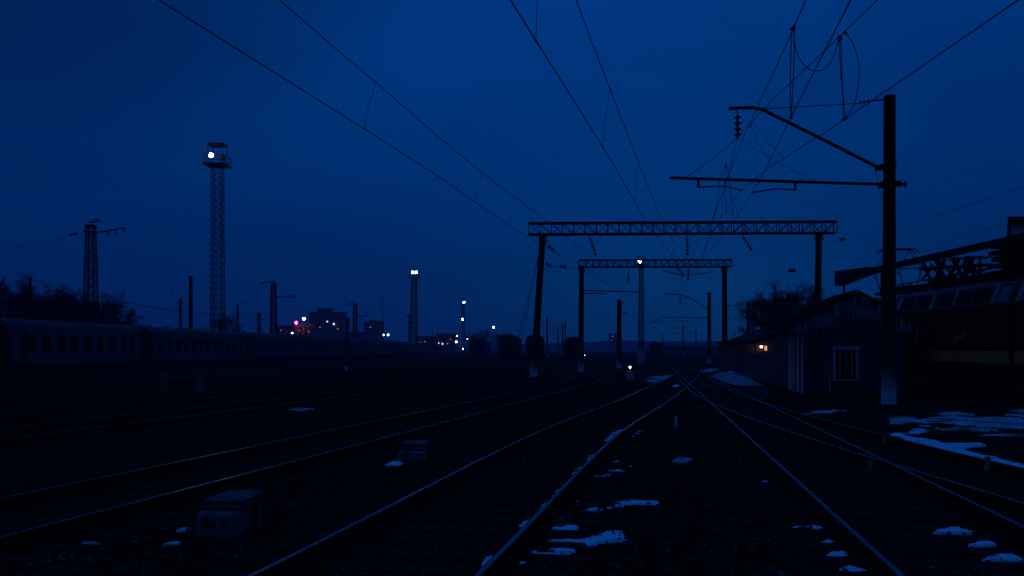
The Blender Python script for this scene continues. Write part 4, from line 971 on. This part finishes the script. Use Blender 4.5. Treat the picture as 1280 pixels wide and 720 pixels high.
# lowered pantograph frames and roof gear (surveyed on the near and far edge of the roof)
mb = MB()
for Xp, lines, r in ((18.05, [((1152, 325), (1166, 356)), ((1168, 322), (1186, 358)), ((1181, 324), (1166, 356)), ((1190, 323), (1208, 355)), ((1199, 323), (1184, 353)), ((1208, 321), (1218, 345)), ((1150, 336), (1240, 331)), ((1217, 321), (1203, 352))], .075),
                     (19.5, [((1164, 330), (1178, 352)), ((1180, 330), (1194, 350)), ((1196, 329), (1182, 350)), ((1206, 328), (1192, 349)), ((1152, 350), (1166, 334)), ((1214, 328), (1226, 349))], .05)):
    for (a, b) in lines: mb.tube(WX(*a, Xp), WX(*b, Xp), r, n=6)
for a in ((1152, 325), (1168, 322), (1190, 323), (1208, 321)):
    p = WX(*a, 18.05); mb.tube(p, p + V(1.5, 0, 0), .03, n=5)
mb.build('pantograph', 'steel', lo)
for px, yt in ((1206, 322), (1225, 320)):
    p = WX(px, yt, 18.2); mb = MB(); mb.tube((p.x, p.y, 4.3), p, .07, .05, 8); mb.insulator((p.x, p.y, 4.3), (p.x, p.y, 4.9), .16, 4); mb.build('bushing', 'insul', lo)
rd = random.Random(21)
for px in (1138, 1150, 1162, 1174, 1182, 1196, 1214, 1234):
    p = WX(px, 352, 18.1 + rd.uniform(0, .9)); mb = MB(); mb.insulator((p.x, p.y, 4.3), (p.x, p.y, 4.3 + rd.uniform(.35, .6)), .13, 3); mb.build('insulator', 'insul', lo)
mb = MB(); mb.tube((18.3, 33, 4.88), (18.3, 43, 4.85), .03, n=5); mb.tube((18.7, 34, 5.0), (18.7, 41, 4.95), .025, n=5); mb.tube((18.3, 38, 4.86), (19.3, 38.2, 5.0), .025, n=5)
mb.build('busbar', 'steel', lo)
for yb_, l, h in ((36.2, 1.5, .38), (38.6, 1.0, .5), (40.4, 1.6, .34), (42.3, 1.0, .42), (34.3, 1.2, .4)): mb = MB(); mb.box((18.5, yb_, 4.35 + h / 2), (.8, l, h), 0, 0, .9); mb.build('roof_box', 'under', lo)
mb = MB()
for k in range(5): mb.box((18.7, 32.5, 4.62 + k * .24), (1.9 + .2 * (k % 2), 2.0, .14))
mb.box((18.7, 32.5, 4.9), (1.3, 1.7, 1.1)); mb.build('resistor_stack', 'under', lo)
lo2, q2 = loco('rear locomotive section cut off by the right edge', 15.5, 31.1)
mb = MB(); slant(mb, q2, 29.4, 30.7, .1, .9, .02); mb.build('window', 'gleam_glass', lo2)
mb = MB(); slant(mb, q2, 30.75, 31.05, .03, .97, .04); mb.build('upright_rib', 'loco_rib', lo2)
mb = MB(); mb.box((18.85, 23.3, .98), (2.5, 15.2, .45)); mb.build('underframe', 'under', lo2)
for y in (18.6, 28.2):
    mb = MB(); mb.box((18.85, y, .62), (2.5, 4.2, .35)); f = mb.build('bogie', 'under', lo2)
    for k in (-1.45, 1.45):
        for sx in (-.76, .76): mb = MB(); mb.tube((18.85 + sx - .07, y + k, .78), (18.85 + sx + .07, y + k, .78), .62, n=18); mb.build('wheel', 'under', f)
mb = MB()
for k in range(4): mb.box((18.7, 29, 4.6 + k * .26), (2.0 + .2 * (k % 2), 3.2, .15))
mb.box((18.7, 29, 4.85), (1.3, 2.8, 1.0)); mb.build('resistor_stack', 'under', lo2)

# ---------------------------------------------------------------- depot hall
root = thing('depot_building', 'pale square building with an overhanging dark flat roof at the right edge', 'building', (32, 57, 0))
q0, q1, q2_, q3 = V(31.5, 57, 0), V(44, 55.5, 0), V(49, 64, 0), V(36.6, 65.5, 0)
mb = MB(); mb.hexa([q0, q1, q2_, q3], [p + V(0, 0, 9.72) for p in (q0, q1, q2_, q3)]); mb.build('wall', 'depot_wall', root)
for k in range(3):
    p = q0.lerp(q1, .12 + .25 * k) + V(-.02, -.03, 6.0); mb = MB(); mb.box(p, (1.6, .05, 1.5), math.atan2(-1.5, 12.5)); mb.build('window', 'city_glass', root)
mb = MB(); o_ = [q0 + V(-.55, -.6, 0), q1 + V(.6, -.6, 0), q2_ + V(.6, .5, 0), q3 + V(-.5, .5, 0)]
mb.hexa([p + V(0, 0, 9.73) for p in o_], [p + V(0, 0, 10.08) for p in o_]); mb.build('roof', 'fascia', root)
root = thing('platform_canopy', 'long narrow dark canopy roof rising to the right above the locomotive', 'canopy', (27.8, 60, 0))
mb = MB(); mb.prism([(27.0, 38, 7.66), (27.75, 38, 7.66), (27.75, 38, 7.98), (27.4, 38, 8.02), (27.0, 38, 7.96)], (0, 38, 0), (0, 75.6, 0)); mb.build('roof', 'fascia', root)
mb = MB(); mb.prism([(26.98, 66.3, 7.8), (26.98, 75.62, 7.12), (26.98, 75.62, 8.35), (26.98, 68.3, 8.05)], (26.98, 0, 0), (27.78, 0, 0)); mb.build('eave_end', 'fascia', root)
for y in (40, 49, 58, 67, 74.6):
    mb = MB(); mb.box((27.4, y, 3.8), (.14, .14, 7.7)); mb.build('post', 'steel', root)

# ---------------------------------------------------------------- small trackside things
def cable_box(label, base, w_, d_, h_, rz, lid=True, m_='box_conc'):
    root = thing('cable_box', label, 'cable box', base, 'concrete cable boxes'); b = Vector(base)
    mb = MB(); mb.box(b + V(0, 0, h_ / 2 - .02), (w_, d_, h_ + .04), rz, 0, .975, .035)
    for v_ in mb.v: v_ += Vector((noise.noise(v_ * 7), noise.noise(v_ * 7 + V(5, 0, 0)), .6 * noise.noise(v_ * 7 + V(0, 9, 0)))) * .014
    mb.build('body', m_, root)
    if lid:
        mb = MB(); off = V(math.sin(-rz) * d_ * .08 + .02, d_ * .08, h_)
        mb.box(b + off + V(0, 0, .04), (w_ * .9, d_ * .86, .08), rz, 0, .96, .03); mb.box(b + off + V(.01, .01, .100), (w_ * .94, d_ * .9, .045), rz, 0, .97, .02)
        for v_ in mb.v: v_ += Vector((noise.noise(v_ * 6), noise.noise(v_ * 6 + V(5, 0, 0)), .7 * noise.noise(v_ * 5 + V(0, 9, 0)))) * .016
        mb.build('lid', m_, root)
        for k in (-.22, .22):
            mb = MB(); ca, sa = math.cos(rz), math.sin(rz); q_ = V(k * w_ * ca + d_ * .493 * sa, k * w_ * sa - d_ * .493 * ca, h_ * .62)
            n_ = V(sa, -ca, 0); mb.tube(b + q_ - n_ * .01, b + q_ + n_ * .012, .025, n=8); mb.build('cable_hole', 'under', root)
    return root
cable_box('nearest stepped concrete cable box left of the centre track', (-2.80, 8.95, 0), .42, .62, .23, -.13)
mb = MB(); mb.poly(smooth_path([G(316, 664), W(320, 634, 8.75), W(328, 625, 8.9), W(338, 630, 9.05), G(345, 652)], .05), .022, 7); tag(mb.build('hose_loop', 'rail_side'), 'dark hose arching out beside the nearest cable box', 'hose')
cable_box('low flat concrete cable box farther along between the left tracks, snow at its foot', (-1.62, 14.75, 0), .46, .5, .16, .05)
cable_box('small pale concrete block by the foot of the rear portal', (G(714, 477).x, G(714, 477).y, 0), .55, .5, .5, 0, False)
cable_box('grey relay box on the bank left of the shed door', (G(954, 495).x, G(954, 495).y, 0), .4, .4, .36, 0, False)
cable_box('low point machine box beside the turnout between the centre tracks', (G(862, 506).x, G(862, 506).y, 0), .8, .45, .22, .2, False, 'under')
def stub(label, px, yb, yt, wpx, m_='whitewash'):
    b = G(px, yb); s = b.y / F; h = (yb - yt) * s; mb = MB()
    mb.poly([b - V(0, 0, .1), b + V(0, 0, h * .97), b + V(0, 0, h)], [wpx * s / 2, wpx * s / 2 * .92, wpx * s / 2 * .7], 10)
    tag(mb.build('marker_post', m_), label, 'marker post', 'low painted marker posts')
stub('slim white marker post standing between the two centre tracks', 845, 533, 520, 4)
stub('stubby grey marker post inside the rails of the right-hand track', 1088, 590, 574, 6, 'box_conc')
stub('small grey marker post at the start of the snow strip', 1106.5, 556, 542, 6, 'box_conc')
stub('pale marker post below the snow strip near the right edge', 1234.5, 590, 571, 8, 'box_conc')
stub('small pale marker post in front of the third coach', 433, 466, 458, 4, 'whitewash')
stub('little white marker post in front of the second coach', 165, 481, 474, 3, 'box_conc')
p0, p1 = G(204.5, 490), G(250, 497)
root = thing('buffer_stop', 'two pale stout posts joined by a low bar before the second coach', 'buffer stop', p0)
for p in (p0, p1): mb = MB(); mb.box(p + V(0, 0, .36), (.28, .26, .76), .1, 0, .92, .03); mb.build('post', 'box_conc', root)
mb = MB(); mb.tube(p0 + V(.1, 0, .55), p1 + V(-.1, 0, .70), .035, n=6); mb.build('bar', 'rail_dull', root)
b = G(787.5, 475); s = b.y / F
root = thing('ground_signal', 'dwarf ground signal with one bright white light left of the turnout', 'ground signal', b)
mb = MB(); mb.box(b + V(0, 0, .25), (.42, .4, .55), 0, 0, .9, .03); mb.build('pedestal', 'whitewash', root)
p = W(787.5, 459, b.y); mb = MB(); mb.box(p + V(0, .12, -.02), (.3, .2, .42), 0, 0, 1, .04); mb.tube(p + V(0, .02, .12), p + V(0, -.16, .13), .02, n=5); mb.build('signal_head', 'under', root)
mb = MB(); mb.poly([p + V(0, .02, 0), p + V(0, -.02, 0)], .06, 12); mb.build('lens', 'signal_white', root)

# ---------------------------------------------------------------- dusk haze
mb = MB(); mb.box((0, 620, 20.5), (1500, 1440, 43))
hz = mb.build('haze', 'snow'); hz.data.materials.clear()
hm = bpy.data.materials.new('haze air'); hm.use_nodes = True; nt = hm.node_tree; nt.nodes.remove(nt.nodes['Principled BSDF'])
pv = nt.nodes.new('ShaderNodeVolumePrincipled'); pv.inputs['Color'].default_value = (.5, .62, .95, 1); pv.inputs['Density'].default_value = .00046
nt.links.new(pv.outputs[0], nt.nodes['Material Output'].inputs['Volume']); hz.data.materials.append(hm)
tag(hz, 'thin blue evening haze over the yard', 'haze', kind='stuff')

# ---------------------------------------------------------------- render settings
cy = C.cycles
cy.use_denoising = True
try: cy.denoiser = 'OPENIMAGEDENOISE'
except Exception: pass
cy.max_bounces = 5; cy.diffuse_bounces = 2; cy.glossy_bounces = 2; cy.volume_bounces = 0; cy.transparent_max_bounces = 8
cy.sample_clamp_indirect = 2.0; cy.use_light_tree = True
vs = C.view_settings; vs.view_transform = 'Standard'; vs.look = 'None'; vs.exposure = 0; vs.gamma = 1; vs.use_curve_mapping = False
